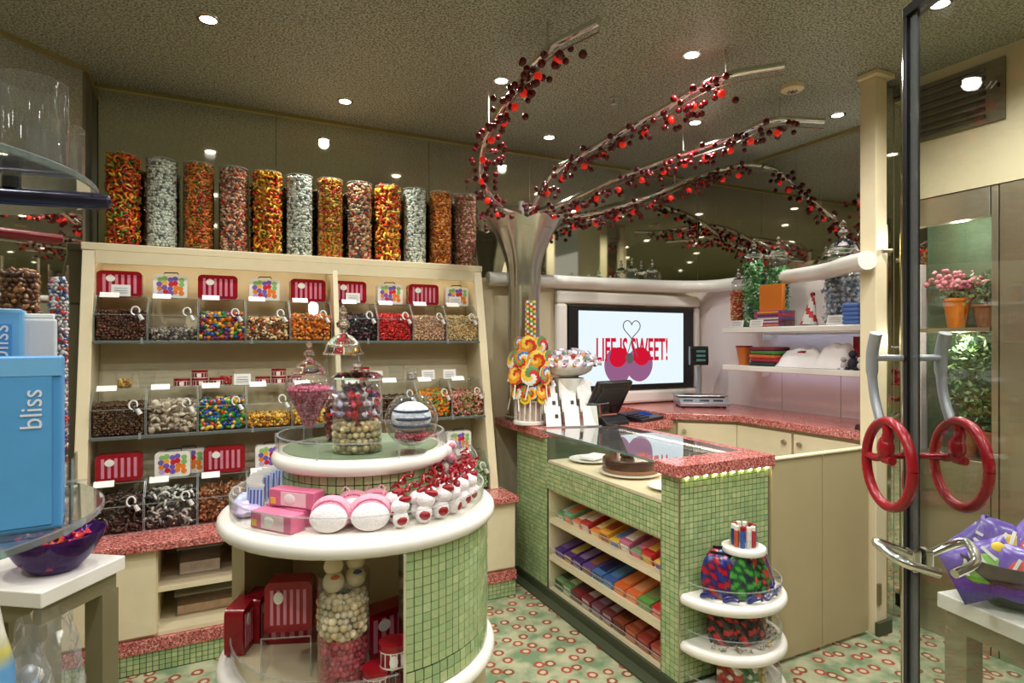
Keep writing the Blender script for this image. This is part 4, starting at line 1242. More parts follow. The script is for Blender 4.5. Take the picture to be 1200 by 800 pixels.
# slender cut glass jar behind
l2 = (.40, 2.10, TZ)
finial_jar(l2, 'cut glass jar with a stepped pointed lid behind the big cylinder jar', [(.001, .002), (.05, .002), (.056, .02), (.056, .2), (.058, .27), (.054, .29)], lidprof(.064, .2905, .17))
fill_lathe([(.004, .004), (.05, .006), (.052, .13), (.004, .14)], .011, 'wrap', [(196, 40, 50), (226, 90, 90), (230, 200, 190), (150, 90, 70)], l2, 'red and white wrapped sweets in the cut glass jar')
# big cylinder jar: gold balls at the bottom, coloured wrapped sweets above
l3 = (.395, 1.85, TZ)
finial_jar(l3, 'big clear cylinder jar of gold balls and coloured sweets, front of the top tier', [(.001, .002), (.071, .002), (.074, .006), (.074, .205), (.072, .215), (.074, .222)], [(.076, .2225), (.078, .228), (.06, .24), (.02, .246), (.012, .252), (.016, .262), (.012, .27), (.0005, .273)])
fill_lathe([(.004, .004), (.064, .008), (.065, .085), (.02, .092)], .0105, 'ball1', [(206, 186, 138), (222, 206, 164), (188, 164, 116)], l3, 'pale gold balls in the bottom of the big cylinder jar')
fill_lathe([(.058, .102), (.060, .165), (.05, .185), (.02, .195)], .0135, 'wrap', [(206, 36, 40), (226, 210, 214), (60, 70, 130), (232, 226, 230), (196, 60, 80), (190, 176, 200)], l3, 'red, white and blue wrapped sweets in the big cylinder jar')
# globe on a foot
l4 = (.535, 1.75, TZ)
gb = thing('glass_globe', 'round footed glass globe holding a white and navy soft toy', 'jar', l4, group='lidded glass jars')
GR = .08
MB().lathe([(.001, .001), (.045, .001), (.046, .005), (.012, .012), (.009, .022), (.02, .03)] + [(GR * math.cos(a), .1 + GR * math.sin(a)) for a in [-1.25 + 2.35 * k / 12 for k in range(13)]] + [(.042, .168), (.046, .174)], 32).build('body', GLASS, gb, True)
fill_lathe([(.004, .036), (.035, .042), (.05, .055), (.02, .06)], .0062, 'ball', [(176, 50, 70), (150, 36, 60)], l4, 'dark pink sweets in the bottom of the glass globe')
toy = thing('soft_toy', 'white fleecy soft cushion with navy bands inside the glass globe', 'toy', (l4[0], l4[1], l4[2] + .062))
tm = MB(); tm.ball((0, 0, .045), .058, 16, 10, (1.05, .95, .82)); tm.build('body', mat('white_fleece', (226, 230, 240), .9, bump=.8, bscale=90), toy, 'all')
NAVY = mat('navy_cloth', (44, 56, 92), .8)
for dz, r_ in ((.022, .0565), (.044, .0598), (.066, .0555)):
    MB().lathe([(r_ * .97, dz - .004), (r_ * 1.0, dz), (r_ * .97, dz + .004)], 18, a0=V0 - 2.2, a1=V0 + 2.2).build('band', NAVY, toy, True)

# ---- goods on the ring tier
RZ = 1.0357
def ring_pos(a, r, z=RZ): return (TX + r * math.cos(a), TY + r * math.sin(a), z)
# blue and white striped sticks, left side
bw0 = None
k = 0
for a in [V0 - 2.05 + .105 * i_ for i_ in range(9)]:
    r = .325
    loc = ring_pos(a, r)
    lab = 'blue and white striped candy pouch on the ring tier, %s from the back' % nm9[k]
    if bw0 is None:
        bw0 = thing('striped_pouch', lab, 'candy pouch', loc, V0 + PI / 2 - .2)
        MB().xprism([(-.008, 0), (.008, 0), (.0015, .085), (-.0015, .085)], -.022, .022).build('pouch', mat('pale_blue_film', (196, 206, 236), .2), bw0)
        for q in range(4):
            MB().rbox(-.016 + q * .0107, -.0055, .042, .005, .0015, .07, (-.082, 0, 0)).build('stripe', mat('blue_stripe', (92, 106, 176), .25) if q == 0 else MATS['blue_stripe'], bw0)
        MB().box(-.024, .024, -.001, .001, .0855, .094).build('seal', WHITE, bw0)
        t = bw0
    else: t = copy_tree(bw0, loc, V0 + PI / 2 - .2 + rnd.uniform(-.15, .15), lab)
    t['group'] = 'striped pouches on the ring tier'; k += 1
# pale plush pouches in clear bags and pink boxes
def soft_pack(name, label, cat, loc, rz, size, matm, patch=None, tilt=0):
    t = thing(name, label, cat, loc, rot=(tilt, 0, rz))
    sx_, sy_, sz_ = size
    m_ = MB(); n = 10
    vs = []; N = 8
    for i_ in range(N + 1):
        for j in range(N + 1):
            u, v_ = i_ / N * 2 - 1, j / N * 2 - 1
            k_ = (1 - u ** 4) * (1 - v_ ** 4)
            vs.append((u * sx_ / 2, v_ * sy_ / 2, sz_ / 2 + sz_ / 2 * (k_ ** .5) + .002 * math.sin(9 * u + 5 * v_)))
    M_ = (N + 1) ** 2
    for i_ in range(N + 1):
        for j in range(N + 1):
            u, v_ = i_ / N * 2 - 1, j / N * 2 - 1
            k_ = (1 - u ** 4) * (1 - v_ ** 4)
            vs.append((u * sx_ / 2, v_ * sy_ / 2, sz_ / 2 - sz_ / 2 * (k_ ** .5)))
    fs = []
    for i_ in range(N):
        for j in range(N):
            a_ = i_ * (N + 1) + j
            fs.append((a_, a_ + N + 1, a_ + N + 2, a_ + 1)); fs.append((M_ + a_, M_ + a_ + 1, M_ + a_ + N + 2, M_ + a_ + N + 1))
    m_.add(vs, fs); m_.build('pack', matm, t, 'all')
    if patch:
        for q, (cx_, cy_, pw, ph, pm) in enumerate(patch):
            MB().ball((cx_ * sx_, cy_ * sy_, sz_ * (.985 if abs(cx_) < .3 and abs(cy_) < .3 else .90)), .5, 18, 8, (pw * sx_, ph * sy_, .008)).build('printed_patch', pm, t, 'all')
    return t
PINKP = mat('pink_print', (214, 112, 146), .3, var=.15, scale=40); PALEP = mat('pale_pink_print', (238, 206, 210), .3, var=.1, scale=40)
LAV = mat('lavender_print', (206, 190, 226), .3, var=.2, scale=50); PLUSHW = mat('white_plush', (240, 232, 232), .85, bump=.4, bscale=150)
PLUSHP = mat('pink_plush', (228, 160, 178), .8, bump=.4, bscale=150)
soft_pack('candy_bag', 'lavender film candy bag lying in front of the striped pouches', 'candy bag', ring_pos(V0 - 1.28, .345, RZ + .002), V0 - 1.28 + PI / 2, (.11, .08, .035), LAV, [(0, 0, .35, .4, WHITE_M)])
soft_pack('candy_bag', 'pale blue film candy bag at the far left of the ring tier', 'candy bag', ring_pos(V0 - 1.62, .35, RZ + .002), V0 - 1.62 + PI / 2, (.08, .07, .035), MATS['pale_blue_film'], [(0, 0, .3, .5, PALEP)])
def pink_box(label, loc, rz, tilt=0, s=(.155, .05, .048)):
    t = thing('pink_candy_box', label, 'candy box', loc, rot=(tilt, 0, rz), group='pink candy boxes on the ring tier')
    MB().box(-s[0] / 2, s[0] / 2, -s[1] / 2, s[1] / 2, 0, s[2]).build('carton', PINKP, t, bevel=.003)
    MB().box(-s[0] * .22, s[0] * .34, -s[1] / 2 - .0015, -s[1] / 2 - .0002, s[2] * .1, s[2] * .9).build('front_panel', PALEP, t, bevel=.0005)
    MB().ball((-s[0] * .02, -s[1] / 2 - .001, s[2] * .5), s[2] * .36, 14, 8, (1.2, .12, .9)).build('white_spot', WHITE_M, t, 'all')
    MB().box(-s[0] * .45, -s[0] * .33, -s[1] / 2 - .0015, -s[1] / 2 - .0002, s[2] * .15, s[2] * .5).build('yellow_badge', mat('yellow_badge', (232, 190, 80), .4) if 'yellow_badge' not in MATS else MATS['yellow_badge'], t)
    return t
pink_box('pink candy box lying at the front left edge of the ring tier', ring_pos(V0 - .72, .345), V0 - .72 + PI / 2)
pink_box('pink candy box lying behind the front one against the upper drum', ring_pos(V0 - .78, .285, RZ), V0 - .78 + PI / 2)
pink_box('pink candy box stacked slantwise on the rear pink box', ring_pos(V0 - .70, .282, RZ + .0485), V0 - .60 + PI / 2)
# rounded plush purses, pink and white, at the front
def purse(label, loc, rz, s=1.0, tilt=-.25):
    t = thing('plush_purse', label, 'purse', loc, rot=(tilt, 0, rz), group='round plush purses on the ring tier')
    MB().ball((0, -.006 * s, .031 * s), .038 * s, 20, 12, (1.12, .34, .80)).build('front_pad', PLUSHW, t, 'all')
    MB().ball((0, .013 * s, .042 * s), .043 * s, 20, 12, (1.10, .42, .92)).build('back_pad', PLUSHP, t, 'all')
    MB().tube([(.041 * s * math.cos(q), -.001 * s, .036 * s + .034 * s * math.sin(q)) for q in [i_ * PI / 10 for i_ in range(11)]], .002, 5).build('zip', PINKP, t, True)
    MB().tube([(.03 * s, .012 * s, .078 * s), (.036 * s, .016 * s, .092 * s), (.026 * s, .018 * s, .1 * s), (.018 * s, .016 * s, .09 * s)], .0018, 5).build('loop', PLUSHP, t, True)
    return t
purse('white and pink round plush purse left of the ring tier centre', ring_pos(V0 - .265, .345), V0 - .265 + PI / 2, 1.22)
purse('white and pink round plush purse right of the ring tier centre', ring_pos(V0 + .06, .345), V0 + .06 + PI / 2, 1.22)
purse('pink plush purse leaning behind the front pair, left', ring_pos(V0 - .10, .283, RZ + .005), V0 - .1 + PI / 2, 1.15)
purse('pink plush purse leaning behind the front pair, right', ring_pos(V0 + .14, .281, RZ + .005), V0 + .14 + PI / 2, 1.15)
# red and white plush key rings with curled ribbon, right side
def charm():
    t = thing('plush_charm', 'x', 'keyring')
    MB().ball((0, 0, .022), .021, 12, 8, (.95, .8, 1.0)).build('body', PLUSHW, t, 'all')
    MB().ball((0, .002, .052), .021, 12, 8, (1.1, .85, .85)).build('top', PLUSHW, t, 'all')
    MB().ball((.01, -.004, .068), .011, 10, 6, (1.5, .8, .8)).build('cap', RED, t, 'all')
    MB().ball((0, -.012, .02), .012, 10, 6, (1.1, .7, .9)).build('bib', RED, t, 'all')
    pth = [(.012 * math.cos(q * 1.1) + .003 * q, .012 * math.sin(q * 1.3) + .006, .075 + .0022 * q + .004 * math.sin(q * 2.1)) for q in [i_ * .6 for i_ in range(22)]]
    MB().tube(pth, .0032, 5).build('ribbon', RED, t, True)
    return t
CH0 = charm(); k = 0
for rr_, n_, a_s in ((.350, 8, .28), (.298, 7, .32)):
    for i_ in range(n_):
        a = V0 + a_s + i_ * (.19 if rr_ > .34 else .225)
        loc = ring_pos(a + rnd.uniform(-.02, .02), rr_, RZ + (0 if rr_ > .34 else .0))
        lab = 'red capped white plush charm, %s from left in the %s row' % (nm9[i_], 'front' if rr_ > .34 else 'middle' if rr_ > .3 else 'rear')
        if k == 0: CH0.location = loc; CH0.rotation_euler = (0, 0, a + PI / 2); CH0['label'] = lab; t = CH0
        else: t = copy_tree(CH0, loc, 0, lab, None, (rnd.uniform(-.15, .1), rnd.uniform(-.2, .2), a + PI / 2 + rnd.uniform(-.4, .4)))
        kk = rnd.uniform(1.12, 1.32); t.scale = (kk, kk, kk)
        t['group'] = 'plush charms on the ring tier'; k += 1
# cellophane bag of white sweets and a fishbowl at the back right
cp = ring_pos(V0 + 2.05, .335)
fb = thing('fish_bowl', 'large round glass bowl at the back right of the ring tier', 'bowl', (.80, 2.05, RZ), group='lidded glass jars')
MB().lathe([(.001, .002), (.04, .002)] + [(.078 * math.cos(a), .075 + .076 * math.sin(a)) for a in [-1.05 + 2.1 * k_ / 12 for k_ in range(13)]] + [(.045, .145)], 28).build('body', GLASS, fb, True)
cb = thing('cellophane_bag', 'clear cellophane bag of white sweets standing on the ring tier', 'bag', (.70, 1.90, RZ + .06))
for q in range(16):
    MB().ball((rnd.uniform(-.038, .038), rnd.uniform(-.03, .03), .025 + rnd.uniform(0, .075)), rnd.uniform(.013, .02), 8, 6).build('sweet', WHITE if q % 3 else MATS['pink_print'], cb, 'all')
m_ = MB(); vs = []
for j in range(9):
    z = j / 8 * .15; r = .052 * (1 - .25 * (j / 8) ** 3) * (0.55 if j == 7 else 1) * (.8 if j == 8 else 1)
    for q in range(20):
        t_ = q / 20 * 2 * PI; rr_ = r * (1 + .09 * math.sin(7 * t_ + j) + .05 * math.sin(3 * t_ + 2 * j))
        vs.append((rr_ * math.cos(t_), rr_ * .85 * math.sin(t_), z))
m_.add(vs, [(j * 20 + q, j * 20 + (q + 1) % 20, (j + 1) * 20 + (q + 1) % 20, (j + 1) * 20 + q) for j in range(8) for q in range(20)])
m_.build('film', thin_glass('cellophane', (.96, .96, .96), 1.6, .08, 1.5, haze=.07), cb)
MB().box(-.05, .05, -.04, .04, -.0598, -.001).build('carton_base', PINKP, cb)

# ---- niche of the lower drum
NZ = .5977
for lc_, r_, lb_ in (((.105, 2.03, NZ), 1.15, 'red striped tin standing on edge at the left of the niche'), ((.155, 2.085, NZ), 1.15, 'red striped tin standing behind the leftmost one in the niche')): put_tin('s', lc_, r_, lb_).scale = (.75, .8, 1.05)
put_tin('s', (.235, 1.99, NZ), V0 + PI / 2 - .15, 'red striped tin on the niche floor under the raised tin')
rs = thing('riser', 'clear bent acrylic riser holding a striped tin in the niche', 'riser', (.20, 1.845, NZ), V0 + PI / 2 - .1)
rs.scale = (.8, 1, .78)
MB().box(-.085, .085, -.05, .05, .146, .150).box(-.085, -.081, -.05, .05, 0, .1459).box(.081, .085, -.05, .05, 0, .1459).build('sheet', ACRYL, rs)
MB().box(-.086, .086, -.052, -.0502, .1455, .1505).box(-.086, -.081, -.052, -.0502, 0, .1455).box(.081, .086, -.052, -.0502, 0, .1455).build('sheet_edge', EDGE, rs)
put_tin('s', (.193, 1.825, NZ + .118), V0 + PI / 2 - .1, 'red striped tin raised on the clear riser in the niche').scale = (.8, 1, 1.05)
jl = (.33, 1.725, NZ)
finial_jar(jl, 'tall glass cylinder layered with dark pink and cream balls in the niche', [(.001, .002), (.070, .002), (.072, .006), (.072, .30), (.070, .302)], None, name='glass_cylinder')
fill_lathe([(.004, .006), (.062, .008), (.063, .125), (.02, .128)], .0085, 'ball1', [(190, 66, 80), (206, 84, 96), (168, 50, 66)], jl, 'dark pink balls in the lower half of the niche cylinder')
fill_lathe([(.05, .138), (.063, .142), (.063, .235), (.03, .245)], .0105, 'ball1', [(226, 208, 168), (236, 222, 188), (206, 184, 140)], jl, 'cream balls in the upper half of the niche cylinder')
for k_, (dx, dy, c) in enumerate(((-.03, -.012, YEL), (.034, .0, ORA))):
    t = thing('plush_bundle', ['cream plush sweet bundle with a yellow cap in the niche cylinder top', 'cream plush sweet bundle with an orange cap in the niche cylinder top'][k_], 'toy', (jl[0] + dx, jl[1] + dy, NZ + .252))
    MB().ball((0, 0, .03), .03, 12, 8, (1, .9, 1)).build('body', mat('cream_plush', (236, 222, 190), .8) if 'cream_plush' not in MATS else MATS['cream_plush'], t, 'all')
    MB().ball((0, 0, .075), .026, 12, 8, (1.05, .9, .95)).build('top', MATS['cream_plush'], t, 'all')
    MB().ball((.012, 0, .096), .012, 10, 6, (1.3, .8, .8)).build('cap', mat('cap_%d' % k_, c[0], .5), t, 'all')
    MB().ball((0, -.022, .05), .010, 8, 6, (1.3, .6, .6)).build('bow', mat('bow_%d' % k_, [(206, 110, 60), (70, 90, 160)][k_], .5), t, 'all')
for k_, (dx, dy, dz) in enumerate(((.0, 0, 0), (.085, -.01, 0), (.045, -.005, .0625), (.10, .10, 0))):
    o = put_rt((.40 + dx, 1.63 + dy * .8, NZ + dz), ['round red lidded tin at the front of the niche, left of the pair', 'round red lidded tin at the front of the niche beside the tiled edge', 'round red lidded tin stacked on the front pair in the niche', 'round red lidded tin behind the front pair in the niche'][k_])
    o.scale = (.98, .98, 1.48)
    o.rotation_euler = (0, 0, V0 + PI / 2)
put_tin('s', (.50, 1.80, NZ), V0 + PI / 2 + .5, 'red striped tin at the right inside the niche')

# ================================================================== GOODS IN THE DISPLAY CASE
DZ = .8302
def plate(loc, label, r=.13):
    t = thing('cake_plate', label, 'plate', loc, group='white plates in the display case')
    MB().lathe([(.001, 0), (r * .6, 0), (r * .65, .006), (r, .016), (r, .019), (r * .62, .010), (.001, .008)], 32).build('dish', WHITE, t, True)
    return t
plate((2.03, 3.0, DZ), 'white plate with folded napkin at the far end of the cake deck')
nb = MB().rbox(0, 0, .008, .16, .10, .014, (0, 0, .4)).build('napkin', WHITE_M); nb.location = (2.05, 3.0, DZ + .0195)
tag(nb, 'folded white napkin lying on the far plate', 'napkin')
cs = thing('cake_stand', 'white round cake board under the chocolate cake', 'cake stand', (2.03, 2.62, DZ))
MB().lathe([(.001, 0), (.12, 0), (.165, .012), (.17, .02), (.001, .02)], 36).build('board', WHITE, cs, True)
ck = thing('chocolate_cake', 'round chocolate cake with dark truffles on top in the display case', 'cake', (2.03, 2.62, DZ + .0203))
MB().lathe([(.001, 0), (.148, 0), (.15, .004), (.15, .066), (.144, .072), (.001, .072)], 40).build('cake', CHOC, ck, True)
MB().lathe([(.1505, .002), (.1515, .018), (.1505, .02)], 40).build('sponge_layer', CREAMCAKE, ck, True)
for k in range(7):
    a = k * .9; rr = .0 if k == 0 else .026
    MB().ball((-.02 + rr * math.cos(a), rr * math.sin(a), .084 + (.012 if k == 0 else 0)), .014, 8, 6).build('truffle', mat('dark_green_leafy', (46, 56, 30), .5, var=.5, scale=60) if k == 0 else MATS['dark_green_leafy'], ck, 'all')
plate((2.0, 2.26, DZ), 'white plate under the coffee cup near the end of the cake deck', .115)
cu_ = thing('coffee_cup', 'white coffee cup standing on the near plate in the display case', 'cup', (2.0, 2.26, DZ + .0102))
MB().lathe([(.001, 0), (.028, 0), (.03, .004), (.043, .065), (.041, .065), (.028, .008), (.001, .006)], 24).build('bowl', WHITE, cu_, True)
MB().tube([(-.041, 0, .052), (-.06, 0, .05), (-.062, 0, .03), (-.036, 0, .02)], .004, 6).build('handle', WHITE, cu_, True)

# boxes and bars on the three shelves
def snack(name, label, cat, loc, size, c1, c2, tilt=0.0, rz=0.0, group=None, kind='bar'):
    t = thing(name, label, cat, loc, rot=(0, tilt, rz), group=group)
    sx_, sy_, sz_ = size
    key = 'print_%d_%d_%d' % c1
    m1 = MATS.get(key) or mat(key, c1, .3, var=.3, scale=45)
    key = 'print_%d_%d_%d' % c2
    m2 = MATS.get(key) or mat(key, c2, .35, var=.2, scale=70)
    MB().box(-sx_ / 2, sx_ / 2, -sy_ / 2, sy_ / 2, 0, sz_).build('wrapper', m1, t, bevel=.002)
    MB().box(-sx_ * .34, sx_ * .2, -sy_ * .36, sy_ * .36, sz_ + .0002, sz_ + .0016).build('top_print', m2, t)
    MB().box(-sx_ / 2 - .0016, -sx_ / 2 - .0002, -sy_ * .38, sy_ * .38, sz_ * .2, sz_ * .8).build('front_print', m2, t)
    return t
ord_ = ['first', 'second', 'third', 'fourth', 'fifth', 'sixth', 'seventh', 'eighth', 'ninth', 'tenth', 'eleventh', 'twelfth']
pal1 = [((96, 140, 90), (206, 216, 200), 'green'), ((120, 168, 130), (230, 120, 70), 'mint green'), ((226, 120, 80), (240, 220, 200), 'salmon'), ((176, 50, 56), (226, 206, 190), 'dark red'),
        ((230, 130, 60), (250, 220, 150), 'orange'), ((220, 160, 60), (160, 70, 30), 'amber'), ((214, 178, 70), (96, 120, 190), 'yellow'), ((196, 110, 140), (240, 230, 220), 'rose'), ((120, 150, 110), (226, 120, 150), 'sage'), ((190, 40, 46), (226, 170, 70), 'crimson'), ((226, 180, 80), (120, 80, 160), 'golden')]
n_ = len(pal1); step = (OY1 - OY0 - .05) / n_
for k, (c1, c2, cn) in enumerate(pal1):
    y = OY1 - .03 - (k + .5) * step
    lean = .12 * (k % 3)
    snack('snack_box', '%s candy carton lying tilted on the top case shelf, %s from the far end' % (cn, ord_[k]), 'candy box', (X0 + .17, y, .4865 + .02), (.24, step * .90, .045 + .02 * (k % 2)), c1, c2, -.28, rnd.uniform(-.04, .04), 'cartons on the top case shelf')
    if k % 2 == 0:
        snack('snack_box', '%s candy carton at the back of the top case shelf behind the %s one' % (pal1[(k + 3) % n_][2], ord_[k]), 'candy box', (X0 + .40, y - .01, .4865), (.12, step * .95, .10), pal1[(k + 3) % n_][0], pal1[(k + 3) % n_][1], 0, 0, 'cartons on the top case shelf')
pal2 = [((66, 36, 104), (120, 90, 150), 'purple'), ((78, 44, 118), (196, 170, 90), 'purple'), ((60, 34, 96), (150, 120, 170), 'dark purple'), ((92, 66, 130), (150, 100, 70), 'purple'), ((70, 110, 160), (50, 44, 100), 'blue'), ((60, 90, 150), (90, 140, 190), 'blue'),
        ((206, 96, 46), (232, 140, 80), 'orange'), ((212, 104, 56), (236, 160, 110), 'orange'), ((92, 150, 70), (130, 140, 90), 'green'), ((190, 44, 44), (226, 150, 140), 'red')]
n_ = len(pal2); step = (OY1 - OY0 - .05) / n_
for k, (c1, c2, cn) in enumerate(pal2):
    y = OY1 - .03 - (k + .5) * step
    for j in range(2):
        snack('chocolate_bar', '%s chocolate bar, %s of the %s stack from the far end, middle case shelf' % (cn, ['lower', 'upper'][j], ord_[k]), 'chocolate bar',
              (X0 + .16 + .0 * j, y, .2615 + .028 + .0225 * j), (.25, step * .92, .022), c1, c2, -.25, rnd.uniform(-.03, .03), 'bars on the middle case shelf')
pal3 = [((110, 140, 90), (60, 60, 50), 'green'), ((96, 130, 80), (200, 206, 190), 'green'), ((128, 40, 50), (90, 60, 70), 'maroon'), ((120, 44, 54), (196, 180, 180), 'maroon'), ((110, 60, 70), (150, 130, 150), 'plum'), ((104, 50, 50), (170, 150, 160), 'plum'),
        ((130, 60, 40), (90, 40, 30), 'brown'), ((146, 70, 44), (200, 120, 90), 'rust'), ((138, 50, 44), (180, 90, 80), 'red brown'), ((150, 64, 50), (206, 130, 110), 'rust')]
n_ = len(pal3); step = (OY1 - OY0 - .05) / n_
for k, (c1, c2, cn) in enumerate(pal3):
    y = OY1 - .03 - (k + .5) * step
    for j in range(2):
        snack('snack_bar', '%s snack bar, %s of the %s stack from the far end, bottom case shelf' % (cn, ['lower', 'upper'][j], ord_[k]), 'snack bar',
              (X0 + .17, y, .0665 + .03 + .030 * j), (.28, step * .9, .029), c1, c2, -.22, rnd.uniform(-.03, .03), 'bars on the bottom case shelf')

# ================================================================== GOODS ON THE HALF ROUND SHELF
QX, QY = 2.075, 1.994
t0 = None
cols_ = [(40, 70, 150), (206, 60, 50), (230, 226, 220), (60, 120, 190), (36, 60, 130), (200, 90, 60), (50, 90, 170), (220, 214, 210), (190, 50, 60), (56, 100, 170)]
for k in range(10):
    a = 2 * PI * k / 10; rr = .042
    c = cols_[k]; key = 'stick_%d' % k
    t = thing('lip_balm', ['navy', 'red', 'white', 'sky blue', 'dark navy', 'rust', 'blue', 'off white', 'crimson', 'mid blue'][k] + ' candy tube standing in the cup on top of the half round shelf', 'candy tube',
              (QX + rr * math.cos(a), QY - .11 + rr * math.sin(a), .6605), group='candy tubes in the small cup')
    MB().cyl((0, 0, 0), (0, 0, .072), .0115, n=10).build('tube', mat(key, c, .3), t, True)
    MB().cyl((0, 0, .0723), (0, 0, .09), .0105, n=10).build('cap', WHITE if k % 3 else RED, t, True)
def foil_pouch(label, loc, rz, c1, c2, c3, h=.18, w_=.135, tilt=-.2, group='foil pouches on the half round shelf'):
    t = thing('foil_pouch', label, 'candy pouch', loc, rot=(tilt, 0, rz), group=group)
    N = 20; vs = []; cs_ = []
    for side_ in (-1, 1):
        for i_ in range(N + 1):
            for j in range(N + 1):
                u, v_ = i_ / N * 2 - 1, j / N * 2 - 1
                rr = .35 + .65 * math.sqrt(max(0, 1 - .92 * v_ * v_)) if v_ > 0 else 1 - .3 * v_ * v_
                k_ = max(0, (1 - u * u) * (1 - v_ ** 4)) ** .6
                vs.append((u * w_ / 2 * rr, side_ * (.004 + .022 * k_) + .002 * math.sin(8 * u + 6 * v_), h / 2 + v_ * h / 2))
    fs = []; M_ = (N + 1) ** 2
    for s_ in range(2):
        for i_ in range(N):
            for j in range(N):
                a_ = s_ * M_ + i_ * (N + 1) + j; f = (a_, a_ + N + 1, a_ + N + 2, a_ + 1)
                fs.append(f if s_ else f[::-1])
    m_ = MB()
    m_.v = vs; m_.f = fs; m_.m = [0] * len(fs)
    for (x, y, z) in vs:
        q = math.sin(75 * x + 3 * math.sin(55 * z)) + math.sin(90 * z + 40 * x + 2 * math.sin(60 * x))
        m_.c.append(lin(c1 if q > .5 else c2 if q > -.7 else c3))
    m_.build('pouch', FOIL, t, 'all')
    MB().box(-w_ * .24, w_ * .24, -.003, .003, h + .0005, h + .012).build('seal', BLACK, t)
    return t
q_ = [(-2.55, (166, 20, 36), (60, 24, 70), (30, 44, 120), 'red and navy'), (-1.95, (70, 150, 60), (30, 80, 44), (36, 40, 60), 'green'), (-1.38, (60, 130, 60), (24, 50, 34), (200, 60, 50), 'dark green and red'),
      (-.85, (150, 30, 50), (60, 60, 140), (30, 30, 60), 'red and violet'), (-.35, (60, 70, 150), (150, 170, 210), (40, 40, 90), 'blue and white')]
for k, (a, c1, c2, c3, cn) in enumerate(q_):
    foil_pouch('%s foil pouch on the upper half round tier, %s from left' % (cn, ord_[k]), (QX + .185 * math.cos(a), QY + .185 * math.sin(a), .4535), a + PI / 2, c1, c2, c3)
for k, (a, c1, c2, c3, cn) in enumerate(((-2.3, (160, 30, 40), (40, 20, 60), (40, 60, 130), 'red and purple'), (-.6, (150, 40, 50), (90, 90, 150), (30, 24, 40), 'dark red'))):
    foil_pouch('%s foil pouch in the rear row of the upper half round tier' % cn, (QX + .105 * math.cos(a) + (-.03 if k == 0 else .05), QY + .105 * math.sin(a) - .0, .4535), a + PI / 2, c1, c2, c3, .19, .14, -.1)
# navy curls of film in front of the pouches
for k in range(6):
    a = -2.7 + k * .45
    t = MB().tube([(.03 * math.cos(q) , .006 * q - .02, .012 + .008 * math.sin(q * 1.7)) for q in [i_ * .5 for i_ in range(14)]], .006, 5).build('film_twist', mat('navy_film', (44, 48, 120), .2) if k == 0 else MATS['navy_film'], None, True)
    t.location = (QX + .21 * math.cos(a), QY + .21 * math.sin(a), .4535); t.rotation_euler = (0, 0, a + PI / 2)
    tag(t, 'twisted navy film wrapper along the upper half round gallery, %s from the left' % ord_[k], 'wrapper', 'navy wrappers on the half round shelf')
for k, a in enumerate((-2.45, -1.85, -1.25, -.65)):
    foil_pouch('black foil bag with red top on the lower half round tier, %s from the left' % ord_[k], (QX + .16 * math.cos(a), QY + .16 * math.sin(a), .2485), a + PI / 2, (196, 50, 54), (30, 28, 32), (44, 40, 44), .14, .125, -.15, 'black bags on the lower half round tier')
tpn = ['left', 'centre left', 'centre', 'centre right', 'right']
for k, a in enumerate((-2.5, -2.0, -1.5, -1.0, -.6)):
    o = scatter('loose_sweets', [(rnd.uniform(-.03, .03), rnd.uniform(-.015, .015), .010) for _ in range(6)], .010, 'wrap', [(220, 214, 200), (200, 180, 120), (190, 200, 190)], CANDY)
    o.location = (QX + .205 * math.cos(a), QY + .205 * math.sin(a), .2485); o.rotation_euler = (0, 0, a + PI / 2)
    tag(o, 'pale wrapped sweets at the %s of the lower half round tier' % tpn[k], 'candy', 'loose sweets on the lower half round tier', 'stuff')
for k, (a, c) in enumerate(((-2.2, (196, 60, 50)), (-1.7, (90, 140, 90)), (-1.2, (210, 180, 90)), (-.7, (70, 90, 160)))):
    foil_pouch('%s candy bag on the lowest half round tier by the carpet' % ['red', 'green', 'yellow', 'blue'][k], (QX + .16 * math.cos(a), QY + .16 * math.sin(a), .0535), a + PI / 2, c, tuple(int(v_ * .7) for v_ in c), (230, 226, 216), .13, .12, -.15, 'bags on the lowest half round tier')

# ================================================================== ON THE GRANITE: LOLLIPOPS, LEAFLETS, TILL
LX, LY, LZ = 1.845, 3.42, 1.0147
ls = thing('lollipop_stand', 'round white fenced stand holding swirl lollipops on the granite corner', 'stand', (LX, LY, LZ))
MB().lathe([(.001, 0), (.105, 0), (.112, .006), (.112, .022), (.105, .028), (.001, .028)], 32).build('base', WHITE, ls, True)
for k in range(18):
    a = 2 * PI * k / 18
    MB().box(-.004, .004, -.002, .002, .0285, .150).build('picket', WHITE, ls).location = (.104 * math.cos(a), .104 * math.sin(a), 0)
    ls.children[-1].rotation_euler = (0, 0, a + PI / 2)
MB().lathe([(.1, .1502), (.108, .1502), (.108, .158), (.1, .158), (.1, .1502)], 32).build('ring', WHITE, ls, True)
MB().lathe([(.001, .0285), (.085, .0285), (.085, .18), (.075, .30), (.05, .48), (.02, .56), (.001, .56)], 24).build('foam_core', mat('pale_core', (206, 184, 170), .7), ls, True)
RB = [(206, 40, 40), (236, 190, 50), (230, 226, 214), (60, 120, 180), (226, 120, 40), (90, 160, 80)]
